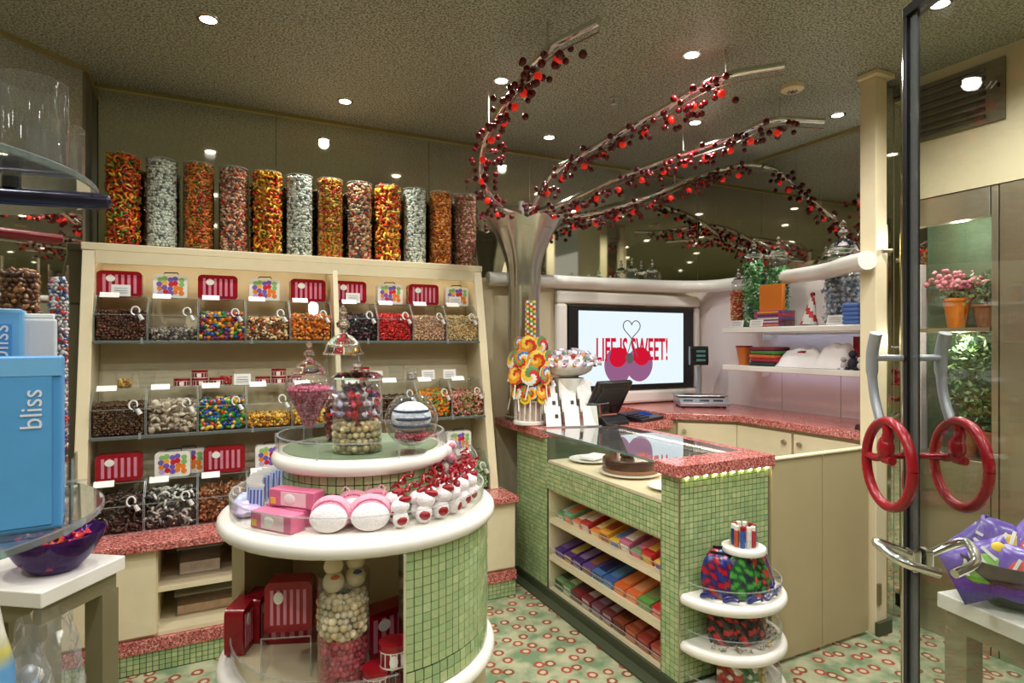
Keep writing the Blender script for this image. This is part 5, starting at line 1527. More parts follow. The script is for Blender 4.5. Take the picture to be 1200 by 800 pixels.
def swirl_mesh(r, pal, turns):
    m_ = MB(); NA, NR = 28, 7
    for s_, y in ((-1, -.005), (1, .005)):
        for j in range(NR):
            for i_ in range(NA):
                a0, a1 = 2 * PI * i_ / NA, 2 * PI * (i_ + 1) / NA
                r0, r1 = r * j / NR, r * (j + 1) / NR
                q = (i_ / NA * len(pal) + turns * j / NR * len(pal) * .5)
                m_.cc = lin(pal[int(q) % len(pal)])
                y0, y1 = y * (1 - (j / NR) ** 4 * .6), y * (1 - ((j + 1) / NR) ** 4 * .6)
                m_.add([(r0 * math.cos(a0), y0, r0 * math.sin(a0)), (r1 * math.cos(a0), y1, r1 * math.sin(a0)), (r1 * math.cos(a1), y1, r1 * math.sin(a1)), (r0 * math.cos(a1), y0, r0 * math.sin(a1))], [(0, 1, 2, 3)])
    for i_ in range(NA):
        a0, a1 = 2 * PI * i_ / NA, 2 * PI * (i_ + 1) / NA
        m_.cc = lin(pal[i_ * len(pal) // NA])
        m_.add([(r * math.cos(a0), -.002, r * math.sin(a0)), (r * math.cos(a1), -.002, r * math.sin(a1)), (r * math.cos(a1), .002, r * math.sin(a1)), (r * math.cos(a0), .002, r * math.sin(a0))], [(0, 1, 2, 3)])
    return m_.mesh('disc', CANDY)
SW = [swirl_mesh(.045, RB, 1.2), swirl_mesh(.045, [(226, 150, 40), (200, 60, 40), (236, 200, 90)], 1.6), swirl_mesh(.045, [(232, 228, 216), (206, 60, 50), (90, 140, 90), (236, 190, 70)], 1.0)]
stick_m = MB().cyl((0, 0, -.11), (0, 0, -.044), .003, n=6).mesh('stick', WHITE_M)
k = 0
levels = [(.122, .22, 9, 1.2), (.13, .32, 8, 1.4), (.12, .42, 8, 1.35), (.085, .515, 6, 1.25)]
wn = ['lowest', 'second', 'third', 'top']
for li, (rr, z, n_, s_) in enumerate(levels):
    for i_ in range(n_):
        a = 2 * PI * i_ / n_ + li * .3
        t = thing('swirl_lollipop', 'swirl lollipop, %s in the %s ring of the lollipop stand' % (ord_[i_], wn[li]), 'lollipop', (LX + rr * math.cos(a), LY + rr * math.sin(a), LZ + z), rot=(rnd.uniform(-.3, .05), rnd.uniform(-.3, .3), a + PI / 2 + rnd.uniform(-.3, .3)), group='swirl lollipops on the stand')
        t.scale = (s_,) * 3
        link('disc', SW[k % 3], t); link('stick', stick_m, t); k += 1
YEL_M = mat('yellow_sugar', (240, 200, 50), .3)
for k, a in enumerate((V0 - .55, V0 + .35)):
    t = thing('yellow_lollipop', ['round yellow lollipop with a smile, left on the stand front', 'round yellow lollipop with a smile, right on the stand front'][k], 'lollipop', (LX + .125 * math.cos(a), LY + .125 * math.sin(a), LZ + .175), a + PI / 2, group='yellow lollipops')
    MB().cyl((0, -.005, 0), (0, .005, 0), .036, n=22).build('disc', YEL_M, t)
    for s_ in (-1, 1): MB().ball((s_ * .011, -.005, .010), .0038, 8, 6, (1, .5, 1.5)).build('eye', BLACK, t, 'all')
    MB().tube([(.02 * math.cos(q), -.0055, .004 + .02 * math.sin(q)) for q in [PI + .3 + i_ * .25 for i_ in range(11)]], .0016, 5).build('smile', BLACK, t)
    MB().cyl((0, 0, -.1), (0, 0, -.036), .003, n=6).build('stick', WHITE_M, t)
for k in range(7):
    a = 2 * PI * k / 7; 
    t = thing('candy_stick', 'striped twisted candy stick at the top of the lollipop stand, %s round' % ord_[k], 'candy stick', (LX + .028 * math.cos(a), LY + .028 * math.sin(a), LZ + .5605), rot=(.02 * math.sin(a), -.02 * math.cos(a), .3 * k), group='candy sticks of the lollipop stand')
    m_ = MB()
    for j in range(15):
        m_.cc = lin([(236, 200, 80), (206, 60, 50), (232, 226, 214), (90, 150, 90)][(j + k) % 4])
        m_.cyl((0, 0, j * .016 ), (0, 0, j * .016 + .0161), .009, n=7)
    m_.build('stick', CANDY, t)

# leaflet rack: three stepped rows of white cards
FX, FY = 2.02, 3.19
lr = thing('leaflet_rack', 'stepped clear rack for white leaflets on the granite', 'rack', (FX, FY, LZ), V0 + PI / 2 - .05)
lr.scale = (1.38, 1.2, 1.42)
fm = Matrix.Translation((FX, FY, LZ)) @ Matrix.Rotation(V0 + PI / 2 - .05, 4, 'Z')
for j in range(3):
    MB().xprism([(.0 + j * .055, j * .055), (.004 + j * .055, j * .055), (.034 + j * .055, .075 + j * .055), (.03 + j * .055, .075 + j * .055)], -.135, .135).build('back_rest', ACRYL, lr)
    MB().box(-.135, .135, -.02 + j * .055, .0 + j * .055, j * .055, .004 + j * .055).build('step', EDGE, lr)
MB().box(-.135, -.131, -.02, .15, 0, .003).build('foot', EDGE, lr); MB().box(.131, .135, -.02, .15, 0, .003).build('foot', EDGE, lr)
for j in range(3):
    for i_ in range(3):
        p = fm @ Vector(((-.088 + i_ * .088) * 1.38, (-.008 + j * .055) * 1.2, (.0045 + j * .055) * 1.42))
        t = MB().xprism([(0, 0), (.006, 0), (.038, .088), (.032, .088)], -.037, .037).build('leaflet', WHITE_M)
        t.location = p; t.rotation_euler = (0, 0, V0 + PI / 2 - .05); t.scale = (1.3, 1.2, 1.35)
        tag(t, 'white leaflet stack in the %s row of the stepped rack, %s one' % (['bottom', 'middle', 'top'][j], ['left', 'centre', 'right'][i_]), 'leaflet', 'white leaflets in the stepped rack')
        if (i_, j) in ((0, 1), (1, 1), (0, 0)):
            MB().rbox(.016, .0135, .045, .016, .0008, .018, (-.35, 0, 0)).build('dark_print', BLACK, t)
# clear box with straws and pens, and wrapped bouquet behind
pb = thing('pen_box', 'clear acrylic box of coloured straws and pens right of the leaflets', 'box', (2.21, 3.19, LZ), .3)
pb.scale = (1.25, 1.2, 1.25)
MB().box(-.05, .05, -.04, .04, 0, .004).box(-.05, .05, -.04, -.037, .0042, .11).box(-.05, .05, .037, .04, .0042, .11).box(-.05, -.047, -.0368, .0368, .0042, .11).box(.047, .05, -.0368, .0368, .0042, .11).build('body', ACRYL, pb)
MB().box(-.051, .051, -.041, -.0365, .1103, .113).box(-.051, .051, .0365, .041, .1103, .113).box(-.051, -.0465, -.0364, .0364, .1103, .113).box(.0465, .051, -.0364, .0364, .1103, .113).build('box_edge', EDGE, pb)
for k in range(8):
    c = [(60, 150, 120), (230, 226, 214), (200, 60, 60), (60, 100, 170), (226, 190, 70), (120, 80, 60), (90, 190, 180), (40, 40, 50)][k]; key = 'pen_%d' % k
    t = MB().cyl((0, 0, 0), (rnd.uniform(-.025, .025), rnd.uniform(-.02, .02), rnd.uniform(.10, .135)), .0035, n=6).build('straw', MATS.get(key) or mat(key, c, .4))
    t.location = (2.21 + rnd.uniform(-.02, .02), 3.19 + rnd.uniform(-.015, .015), LZ + .0045)
    tag(t, '%s straw or pen leaning in the clear pen box' % ['green', 'white', 'red', 'blue', 'yellow', 'brown', 'turquoise', 'black'][k], 'pen', 'straws in the clear box')
bq = thing('lollipop_bouquet', 'bowl shaped holder of small wrapped lollipops behind the leaflets', 'holder', (2.12, 3.40, LZ))
bq.scale = (1.2, 1.1, 1.05)
MB().lathe([(.001, 0), (.06, 0), (.09, .28), (.085, .28), (.055, .006), (.001, .006)], 20).build('pot', WHITE, bq, True)
MB().ball((0, 0, .35), .10, 14, 8, (1.5, 1.1, .68)).build('foam', WHITE_M, bq, 'all')
wl_m = []
for c in ((196, 60, 60), (220, 170, 150), (90, 140, 120), (230, 226, 232), (200, 190, 220), (206, 150, 70)):
    m_ = MB(); m_.cc = lin(c); m_.ball((0, 0, .014), .018, 8, 6)
    m_.cc = lin((226, 222, 232)); m_.cyl((0, 0, .026), (0, 0, .05), .005, .022, n=6, caps=False)
    wl_m.append(m_.mesh('wrapped_lollipop', CANDY, 'all'))
k = 0
for j in range(4):
    n_ = [18, 14, 9, 4][j]
    for i_ in range(n_):
        a = 2 * PI * i_ / n_ + j * .2; ph = .18 + j * .36
        p = Vector((.188 * math.cos(ph) * math.cos(a), .129 * math.cos(ph) * math.sin(a), .367 + .076 * math.sin(ph)))
        t = link('wrapped_lollipop', wl_m[(k * 5 + j) % 6], None, Vector((2.12, 3.40, LZ)) + p)
        t.rotation_euler = (Vector((p.x, p.y, (p.z - .35) * 1.5)).to_track_quat('Z', 'Y')).to_euler()
        tag(t, '%s wrapped lollipop, %s in the %s ring of the bouquet behind the leaflets' % (['red', 'peach', 'green', 'white', 'lavender', 'amber'][(k * 5 + j) % 6], ORDS[i_], ['lowest', 'second', 'third', 'top'][j]), 'lollipop', 'wrapped lollipops in the bouquet holder'); k += 1
# till
tl_ = thing('till_monitor', 'black angled till monitor seen from behind on the granite', 'monitor', (2.30, 3.20, LZ), V0 + PI / 2 + .35)
MB().xprism([(-.09, 0), (.10, 0), (.10, .02), (.03, .05), (-.05, .05), (-.09, .02)], -.10, .10).build('foot', BLACK, tl_, bevel=.004)
MB().rbox(0, .0, .17, .30, .035, .26, (.55, 0, 0)).build('display', BLACK, tl_, bevel=.012)
MB().rbox(0, -.022, .18, .22, .02, .14, (.55, 0, 0)).build('back_hump', mat('dark_plastic', (34, 36, 44), .4), tl_, bevel=.008)
kb = thing('till_keyboard', 'black till keyboard on the granite, its blue glint a glowing patch', 'keyboard', (2.62, 3.27, LZ), .35)
MB().xprism([(-.10, 0), (.10, 0), (.10, .05), (-.10, .02)], -.14, .14).build('body', BLACK, kb, bevel=.004)
MB().rbox(.05, 0, .038, .10, .07, .004, (.15, 0, 0)).build('blue_glint', emit_mat('blue_glint', (50, 90, 190), .35), kb)  # glowing patch that imitates a blue glint on the black plastic
for r_ in range(3):
    for c_ in range(5):
        MB().rbox(-.11 + c_ * .024, -.06 + r_ * .04, .029 + r_ * .006, .018, .026, .006, (.15, 0, 0)).build('key', MATS['dark_plastic'], kb)
# scale on the back worktop
wsx = thing('weighing_scale', 'silver shop scale with flat pan and pole display on the back worktop', 'scale', (3.36, 3.47, 1.0525), -.55)
MB().xprism([(-.15, .012), (.14, .012), (.14, .07), (-.10, .07), (-.155, .035)], -.18, .18).build('body', SILVER, wsx, bevel=.004)
for a in (-.15, .15):
    for c in (-.11, .11): MB().cyl((a, c, 0), (a, c, .0118), .015, n=8).build('foot', BLACK, wsx)
MB().box(-.19, .19, -.08, .15, .078, .088).build('pan', STEEL, wsx, bevel=.004)
MB().box(-.16, .16, -.09, .13, .0702, .0778).build('pan_gap_shade', BLACK, wsx)  # black slab painting the shade in the gap below the pan
for a in (-.12, .0, .1): MB().rbox(a, -.1295, .0535, .07, .004, .016, (-.56, 0, 0)).build('readout', BLACK, wsx)
MB().cyl((.02, .16, .0), (.02, .16, .30), .020, n=12).build('pole', SILVER, wsx, True)
MB().xprism([(.13, .31), (.19, .31), (.20, .34), (.20, .44), (.19, .46), (.135, .46), (.125, .44), (.12, .34)], -.05, .09).build('display_head', BLACK, wsx, bevel=.003)
for z in (.35, .385, .42): MB().rbox(.03, .1205, z, .07, .004, .018).build('display_line', mat('lcd_teal', (100, 160, 160), .3) if z == .35 else MATS['lcd_teal'], wsx)
pd = thing('door_stop', 'small black rubber wedge on the worktop beside the cream post', 'wedge', (3.30, 2.13, 1.0525))
MB().xprism([(-.03, 0), (.04, 0), (.03, .028), (-.01, .032)], -.04, .04).build('wedge', BLACK, pd, bevel=.004)

# ================================================================== GOODS ON THE WALL SHELVES
S1, S2 = 1.6503, 1.3803
def tall_jar(loc, r, h, label, fill, s, tpl, frac, name='tall_jar'):
    finial_jar(loc, label, [(.001, .002), (r * .95, .002), (r, .008), (r, h - .02), (r * .9, h - .004), (r * .86, h)], lidprof(r * .9, h + .0005, r * 2.1), name=name, group='tall candy jars on the wall shelf')
    hh = h * frac
    fill_lathe([(.004, .006), (r * .9, .009), (r * .92, hh), (r * .3, hh + .008)], s, tpl, fill, loc, label.replace('tall glass jar of ', '').replace('short glass jar of ', '').replace('large glass jar of ', '') + ', the contents', 'candy in the shelf jars')
tall_jar((3.46, 3.19, S1), .05, .33, 'short glass jar of orange and tan sweets at the shelf end', [(214, 130, 60), (196, 90, 40), (226, 180, 120), (206, 60, 60)], .010, 'bean', .80)
tall_jar((3.45, 3.04, S1), .064, .50, 'tall glass jar of green wrapped sweets left of the orange box', [(60, 150, 70), (110, 190, 100), (190, 220, 180), (40, 110, 60)], .012, 'wrap', .90)
tall_jar((3.53, 2.90, S1), .062, .50, 'tall glass jar of green wrapped sweets behind the orange box', [(60, 150, 70), (110, 190, 100), (190, 220, 180), (40, 110, 60)], .012, 'wrap', .80)
tall_jar((3.53, 2.42, S1), .095, .46, 'large glass jar of white and pale blue sweets near the post', [(226, 232, 240), (190, 206, 226), (150, 170, 200), (236, 236, 240)], .019, 'wrap', .80)
# boxed bars in the acrylic holder with the orange box on top
hd = thing('bar_holder', 'clear holder of stacked purple and red bars under the orange box', 'holder', (3.43, 2.85, S1), PI / 2)
MB().box(-.12, .12, -.075, -.072, 0, .11).box(-.12, -.117, -.0718, .07, 0, .11).box(.117, .12, -.0718, .07, 0, .11).build('holder', ACRYL, hd)
hs = [((110, 60, 110), 'purple'), ((120, 40, 60), 'dark red'), ((90, 80, 150), 'violet'), ((206, 60, 50), 'red'), ((120, 70, 130), 'purple')]
for k, (c, cn) in enumerate(hs):
    snack('stacked_bar', '%s bar in the clear shelf holder, %s from the bottom' % (cn, ord_[k]), 'candy bar', (3.43, 2.85, S1 + .001 + k * .0215), (.13, .225, .021), c, [(226, 120, 80), (200, 190, 210), (206, 196, 180), (60, 60, 110), (230, 150, 60)][k], 0, 0, 'bars in the shelf holder')
ob = thing('orange_box', 'orange card box with a red band standing on the shelf holder', 'box', (3.42, 2.86, S1 + .1095), PI / 2 + .1)
MB().box(-.085, .085, -.02, .02, 0, .18).build('carton', ORANGE, ob, bevel=.002)
MB().box(-.05, .09, -.0225, -.0203, .085, .102).build('red_band', REDD, ob)
MB().rbox(-.062, -.0212, .155, .035, .0018, .035, (0, .0, 0)).build('sticker', mat('sticker_yellow', (240, 196, 120), .4), ob)
lc = price_card((3.36, 2.94, S1 + .001), 'white label card in front of the clear bar holder', .11, .05); lc.rotation_euler = (0, 0, -PI / 2)
l2_ = price_card((3.37, 2.36, S1 + .001), 'white label card in front of the large shelf jar', .11, .06); l2_.rotation_euler = (0, 0, -PI / 2)
l3_ = price_card((3.37, 3.12, S1 + .001), 'white label card between the first two shelf jars', .12, .05); l3_.rotation_euler = (0, 0, -PI / 2)
# red and white printed cone bag in a clear tray
tr_ = thing('acrylic_tray', 'clear shallow tray holding the red and white cone bag', 'tray', (3.45, 2.62, S1), PI / 2)
MB().box(-.11, .11, -.07, .07, 0, .004).box(-.11, .11, -.07, -.067, .0042, .045).box(-.11, .11, .067, .07, .0042, .045).box(-.11, -.107, -.0668, .0668, .0042, .045).box(.107, .11, -.0668, .0668, .0042, .045).build('tray', ACRYL, tr_)
cb_ = thing('cone_bag', 'white cone shaped sweet bag with red stripes leaning in the clear tray', 'bag', (3.45, 2.60, S1 + .006), rot=(.12, -.05, PI / 2))
m_ = MB()
NS = 20
for j in range(9):
    for i_ in range(NS):
        a0, a1 = 2 * PI * i_ / NS, 2 * PI * (i_ + 1) / NS
        z0, z1 = j * .022, (j + 1) * .022
        R_ = lambda z: .062 - .05 * (z / .2) ** .8
        m_.cc = lin((206, 36, 44)) if ((i_ + j * 2) % 10) < 4 else lin((240, 236, 232))
        m_.add([(R_(z0) * math.cos(a0), R_(z0) * .7 * math.sin(a0), z0), (R_(z0) * math.cos(a1), R_(z0) * .7 * math.sin(a1), z0), (R_(z1) * math.cos(a1), R_(z1) * .7 * math.sin(a1), z1), (R_(z1) * math.cos(a0), R_(z1) * .7 * math.sin(a0), z1)], [(0, 1, 2, 3)])
m_.build('cone', MATTE, cb_)
MB().ball((0, 0, .2), .016, 10, 6).build('tip', RED, cb_, 'all')
# blue folded stack
for k in range(5):
    t = thing('folded_cloth', 'blue folded cloth %s in the stack next to the post' % ['bottom', 'second from bottom', 'middle', 'second from top', 'top'][k], 'cloth', (3.43, 2.26, S1 + k * .0255), PI / 2, group='blue folded cloths')
    MB().box(-.055, .055, -.07, .07, 0, .025).build('cloth', mat('blue_cloth', (96, 130, 206), .8) if k == 0 else MATS['blue_cloth'], t, bevel=.009)
    MB().box(-.05, .05, -.0725, -.0702, .009, .014).build('fold', mat('pale_cloth', (206, 214, 236), .8) if k == 0 else MATS['pale_cloth'], t)
# lower shelf
oc = thing('orange_cup', 'tall orange paper cup at the left of the lower wall shelf', 'cup', (3.44, 3.12, S2))
MB().lathe([(.001, 0), (.034, 0), (.055, .135), (.058, .138), (.054, .138), (.033, .004), (.001, .004)], 24).build('cup', mat('cup_orange', (214, 120, 50), .5), oc, True)
MB().lathe([(.0565, .128), (.0575, .1278), (.0588, .139), (.0575, .139)], 24).build('rim_band', REDD, oc, True)
fc = [(40, 60, 50), (150, 40, 60), (214, 100, 50), (70, 130, 60), (120, 40, 60)]
for k in range(5):
    t = thing('folded_shirt', '%s folded shirt, %s from the bottom of the stack by the orange cup' % (['dark green', 'crimson', 'orange', 'green', 'maroon'][k], ord_[k]), 'shirt', (3.45, 2.91 - (k % 2) * .012, S2 + k * .0265), PI / 2 + rnd.uniform(-.06, .06), group='coloured folded shirts')
    MB().box(-.105, .105, -.085, .085, 0, .026).build('shirt', mat('shirt_%d' % k, fc[k], .9), t, bevel=.010)
def tee(label, loc, rz, s, badge=False):
    t = thing('white_shirt', label, 'shirt', loc, rz, group='white shirts on the lower shelf')
    m_ = MB(); N = 12; vs = []
    for i_ in range(N + 1):
        for j in range(N + 1):
            u, v_ = i_ / N * 2 - 1, j / N
            hh = s[2] * (1 - abs(u) ** 4) ** .6 * (math.sin(min(1, v_ * 1.4) * PI / 2)) * (1 + .06 * math.sin(9 * u + 4 * v_))
            vs.append((u * s[0] / 2 * (1 + .1 * (1 - v_)), -s[1] / 2 + v_ * s[1] * .8, max(0.002, hh)))
    for i_ in range(N + 1):
        for j in range(N + 1):
            u, v_ = i_ / N * 2 - 1, j / N
            vs.append((u * s[0] / 2 * (1 + .1 * (1 - v_)), -s[1] / 2 + v_ * s[1] * .8, 0))
    M_ = (N + 1) ** 2; fs = []
    for i_ in range(N):
        for j in range(N):
            a_ = i_ * (N + 1) + j
            fs.append((a_, a_ + N + 1, a_ + N + 2, a_ + 1)); fs.append((M_ + a_, M_ + a_ + 1, M_ + a_ + N + 2, M_ + a_ + N + 1))
    ring = [i_ * (N + 1) + N for i_ in range(N + 1)]
    for a_, b_ in zip(ring, ring[1:]): fs.append((a_, b_, M_ + b_, M_ + a_))
    m_.add(vs, fs); m_.build('cotton', TEE, t, 'all')
    if badge:
        MB().rbox(.02, -s[1] * .17, s[2] * .82, .055, .003, .018, (-.9, 0, 0)).build('red_badge', RED, t)
    return t
tee('white shirt with a small red badge folded on the lower shelf', (3.46, 2.66, S2), -PI / 2, (.30, .16, .125), True)
tee('plain white shirt heap right of the badged shirt', (3.47, 2.42, S2), -PI / 2, (.22, .17, .155))
for k, (y, z, c, sz_, nm) in enumerate(((2.27, 0, (50, 46, 64), (.05, .07, .075), 'dark navy soft toy on the lower shelf near the post'), (2.225, 0, (226, 222, 226), (.035, .05, .05), 'small white soft toy right at the post on the lower shelf'), (2.33, 0, (200, 190, 196), (.03, .05, .05), 'grey white soft toy beside the white shirts'))):
    t = thing('soft_toy', nm, 'toy', (3.41, y, S2))
    m_ = MB(); m_.ball((0, 0, sz_[2] * .5), sz_[2] * .5, 12, 8, (1.1, .8, 1)); m_.build('body', mat('toy_%d' % k, c, .9, bump=.4), t, 'all')
    MB().ball((-.01, 0, sz_[2] * 1.25), sz_[2] * .32, 10, 8).build('head', MATS['toy_%d' % k], t, 'all')
    for s_ in (-1, 1): MB().ball((-.02, s_ * sz_[2] * .35, sz_[2] * .1), sz_[2] * .2, 8, 6, (1.3, 1, .8)).build('foot', MATS['toy_%d' % k], t, 'all')
rt_ = thing('red_package', 'red package with a white dot behind the soft toys near the post', 'package', (3.55, 2.27, S2), PI / 2)
MB().box(-.08, .08, -.03, .03, 0, .20).build('carton', RED, rt_, bevel=.004)
MB().cyl((-.01, -.0305, .15), (-.01, -.033, .15), .025, n=14).build('white_dot', WHITE, rt_)
# jars on the rail ledge
for k, x in enumerate((3.06, 3.27)):
    p = (x, 3.93, 2.0035)
    finial_jar(p, ['left glass jar with pointed lid on the ledge above the screen', 'right glass jar with pointed lid on the ledge above the screen'][k], [(.001, .002), (.05, .002), (.06, .02), (.06, .09), (.045, .12)], lidprof(.045, .1205, .11), name='ledge_jar', group='glass jars on the ledge')
    fill_lathe([(.004, .006), (.048, .010), (.05, .05), (.004, .06)], .010, 'ball', [(70, 120, 70), (110, 150, 100)], p, ['green sweets in the left ledge jar', 'green sweets in the right ledge jar'][k], 'candy in the ledge jars')
for k, x in enumerate((2.62, 2.82)):
    t = thing('glass_figurine', ['small clear glass figurine on the ledge near the column', 'small clear glass figurine on the ledge left of the jars'][k], 'figurine', (x, 3.9, 2.0035), group='glass figurines')
    MB().lathe([(.001, 0), (.02, .001), (.022, .02), (.012, .035), (.016, .05), (.012, .065), (.0005, .07)], 14).build('figure', CUT, t, True)

# ================================================================== LEFT FOREGROUND: GLASS ETAGERE
EX, EY = -.497, 1.21
et = thing('glass_etagere', 'round glass shelf tower with dark arms at the left edge', 'shelf tower', (EX, EY, 0))
MB().cyl((0, .0, 0), (0, .0, 2.40), .02, n=16).build('pole', CHROME, et, True)
MB().lathe([(.001, 0), (.2, 0), (.2, .015), (.03, .03)], 32).build('foot', CHROME, et, True)
for z, R in ((1.277, .33), (1.812, .322), (.86, .33)):
    s = MB().lathe([(.024, z - .012), (R - .002, z - .012), (R - .002, z), (.024, z)], 64).build('glass_shelf', GLASS, et)
    MB().lathe([(R - .0018, z - .012), (R, z - .010), (R, z - .002), (R - .0018, z)], 64).build('glass_edge', GEDGE, s, True)
def arm(a, z, L, r, m_, nm='arm'):
    ca, sa = math.cos(a), math.sin(a)
    MB().tube([(.02 * ca, .02 * sa, z), (L * .95 * ca, L * .95 * sa, z), (L * .99 * ca, L * .99 * sa, z), (L * ca, L * sa, z)], [r, r, r * .8, r * .3], 14).build(nm, m_, et, True)
    MB().cyl((L * .62 * ca, L * .62 * sa, z + r * .9), (L * .62 * ca, L * .62 * sa, z + r + .016), .012, n=10).build('clamp', BLACK, et)
arm(-.148, 1.776, .353, .0135, DARKBAR)
arm(.515, 1.737, .288, .009, REDD)
for k in range(3):
    a = 1.2 + k * 2.1
    arm(a, 1.25, .26, .009, DARKBAR)
    arm(a, .835, .26, .009, DARKBAR)
# glass jars on the upper glass shelf
for k, (x, y, r, h) in enumerate(((-.27, 1.25, .05, .17), (-.33, 1.12, .045, .12), (-.27, 1.42, .045, .15))):
    t = thing('glass_beaker', ['clear glass beaker at the front of the upper glass shelf', 'clear low beaker near the left edge on the upper glass shelf', 'clear glass beaker at the back of the upper glass shelf'][k], 'beaker', (x, y, 1.8125), group='beakers on the upper glass shelf')
    MB().lathe([(.001, .002), (r * .95, .002), (r, .008), (r, h), (r - .002, h), (r - .002, .01)], 28).build('body', GLASS, t, True)
gl_ = thing('glass_globe', 'big clear glass globe at the top left corner above the glass shelf', 'vase', (-.58, 1.05, 1.8125), group='beakers on the upper glass shelf')
MB().lathe([(.001, .003), (.05, .003), (.055, .02), (.03, .06)] + [(.15 * math.cos(a), .2 + .15 * math.sin(a)) for a in [-1.35 + 2.6 * k / 16 for k in range(17)]], 36).build('globe', CUT, gl_, True)
# tall jars of brown sweets on the middle shelf (behind the blue boxes)
for k, (x, y, r, h) in enumerate(((-.343, 1.50, .030, .44), (-.43, 1.53, .03, .44), (-.268, 1.425, .016, .42))):
    loc = (x, y, 1.2775)
    t = thing('tall_candy_tube', ['clear tube of toffee sweets behind the white carton', 'clear tube of caramel sweets at the far left behind the blue boxes', 'slim clear tube of white and red sweets beside the rack side'][k], 'jar', loc, group='tubes on the etagere')
    MB().lathe([(.001, .002), (r, .002), (r, h), (r - .002, h), (r - .002, .004)], 24).build('tube', ACRYL, t, True)
    fill_lathe([(.004, .006), (r - .004, .008), (r - .004, h * .93), (r * .3, h * .94)], [.0065, .0065, .004][k], 'bean', [[(130, 84, 50), (160, 110, 70), (96, 60, 40)], [(140, 96, 56), (176, 130, 84), (110, 70, 44)], [(206, 60, 60), (226, 222, 220), (60, 90, 150), (210, 206, 206)]][k], loc, ['toffee sweets in the tube behind the white carton', 'caramel sweets in the far left tube', 'white and red sweets in the slim tube'][k], 'candy in the etagere tubes')
# blue boxes
bxr = .47
b1 = thing('blue_box', 'blue bliss chocolate box standing on the glass shelf at the left edge', 'box', (-.276, 1.10, 1.278), .14)
MB().box(-.15, .074, -.035, .05, 0, .25).build('carton', BLUE, b1, bevel=.004)
MB().box(-.15, .062, -.0368, -.0352, .008, .222).build('front_panel', mat('blue_front', (84, 156, 210), .4, var=.12, scale=18), b1)
MB().box(-.15, .074, -.0372, -.0354, .2225, .248).build('top_band', BLUE_L, b1)
text('lettering', 'bliss', mat('soft_white_print', (222, 226, 236), .5), b1, (.040, -.0376, .175), (PI / 2, -PI / 2, 0), .036, .95, .0004)
b2 = thing('blue_box', 'taller blue box standing behind the bliss box at the far left', 'box', (-.352, 1.23, 1.278), .14)
MB().box(-.10, .075, -.02, .04, 0, .325).build('carton', BLUE_L, b2, bevel=.006)
MB().box(-.10, .06, -.0225, -.0202, .02, .30).build('front_panel', BLUE, b2)
text('lettering', 'bliss', MATS['soft_white_print'], b2, (.045, -.0232, .27), (PI / 2, -PI / 2, 0), .036, .95, .0004)
b3 = thing('white_carton', 'pale grey carton standing behind the bliss box', 'box', (-.265, 1.245, 1.278), .1)
b3.scale = (.55, .8, 1)
MB().xprism([(-.02, 0), (.03, 0), (.026, .31), (-.016, .31)], -.05, .05).build('carton', mat('grey_card', (204, 206, 210), .5), b3, bevel=.004)
MB().box(-.045, .045, -.012, .02, .3105, .318).build('flap', WHITE_M, b3, bevel=.002)
# acrylic tray around the bliss box with stepped ends
at_ = thing('acrylic_tray', 'clear stepped acrylic tray on the glass shelf in front of the bliss box', 'tray', (-.262, 1.215, 1.278), .10)
for k in range(4):
    MB().box(.018 + k * .012, .021 + k * .012, -.05, .03, 0, .12 - k * .012).build('fin', ACRYL, at_)
    MB().box(.0178 + k * .012, .0212 + k * .012, -.052, -.0502, 0, .12 - k * .012).build('fin_edge', EDGE, at_)
MB().box(.026, .078, -.094, -.0922, 0, .055).build('front_sheet', ACRYL, at_)
MB().box(.026, .078, -.0945, -.092, .0552, .058).build('sheet_edge', EDGE, at_)
# lower shelf goods: bag with blue label, crumpled clear film
lb = thing('candy_bag', 'pale bag with a blue and yellow label low at the left edge', 'candy bag', (-.33, 1.14, .861), .2)
m_ = MB(); vs = []
for j in range(13):
    z = j / 12 * .30
    for q in range(18):
        t_ = 2 * PI * q / 18; rr_ = (1 - .35 * (j / 12) ** 3) * (1 + .05 * math.sin(5 * t_ + j))
        vs.append((.065 * rr_ * math.cos(t_), .045 * rr_ * math.sin(t_), z)); 
        m_.c.append(lin((226, 222, 206) if j > 9 or j < 2 else (206, 196, 90) if j in (2, 9) else (96, 156, 206)))
m_.v = vs; m_.f = [(j * 18 + q, j * 18 + (q + 1) % 18, (j + 1) * 18 + (q + 1) % 18, (j + 1) * 18 + q) for j in range(12) for q in range(18)] + [tuple(range(17, -1, -1)), tuple(range(12 * 18, 13 * 18))]
m_.m = [0] * len(m_.f)
m_.build('bag', PURCH, lb, 'all')
for k, (x, y) in enumerate(((-.285, 1.20), (-.27, 1.33))):
    fl = thing('film_bag', ['crumpled clear film bag on the low glass shelf at the left', 'second crumpled clear film bag behind the first'][k], 'bag', (x, y, .861), .3, group='clear film bags')
    m_ = MB(); vs = []
    for j in range(10):
        z = j / 9 * .2
        for q in range(20):
            t_ = 2 * PI * q / 20; rr_ = .06 * (1 - .4 * (j / 9) ** 2) * (1 + .12 * math.sin(7 * t_ + 2.3 * j) + .06 * math.sin(13 * t_ + j))
            vs.append((rr_ * math.cos(t_), rr_ * math.sin(t_), z))
    m_.add(vs, [(j * 20 + q, j * 20 + (q + 1) % 20, (j + 1) * 20 + (q + 1) % 20, (j + 1) * 20 + q) for j in range(9) for q in range(20)])
    m_.build('film', MATS['cellophane'], fl)
    for q in range(8):
        MB().ball((rnd.uniform(-.03, .03), rnd.uniform(-.03, .03), .02 + q * .012), .015, 8, 6).build('sweet', [WHITE_M, SILVER, BLUE_L][q % 3], fl, 'all')

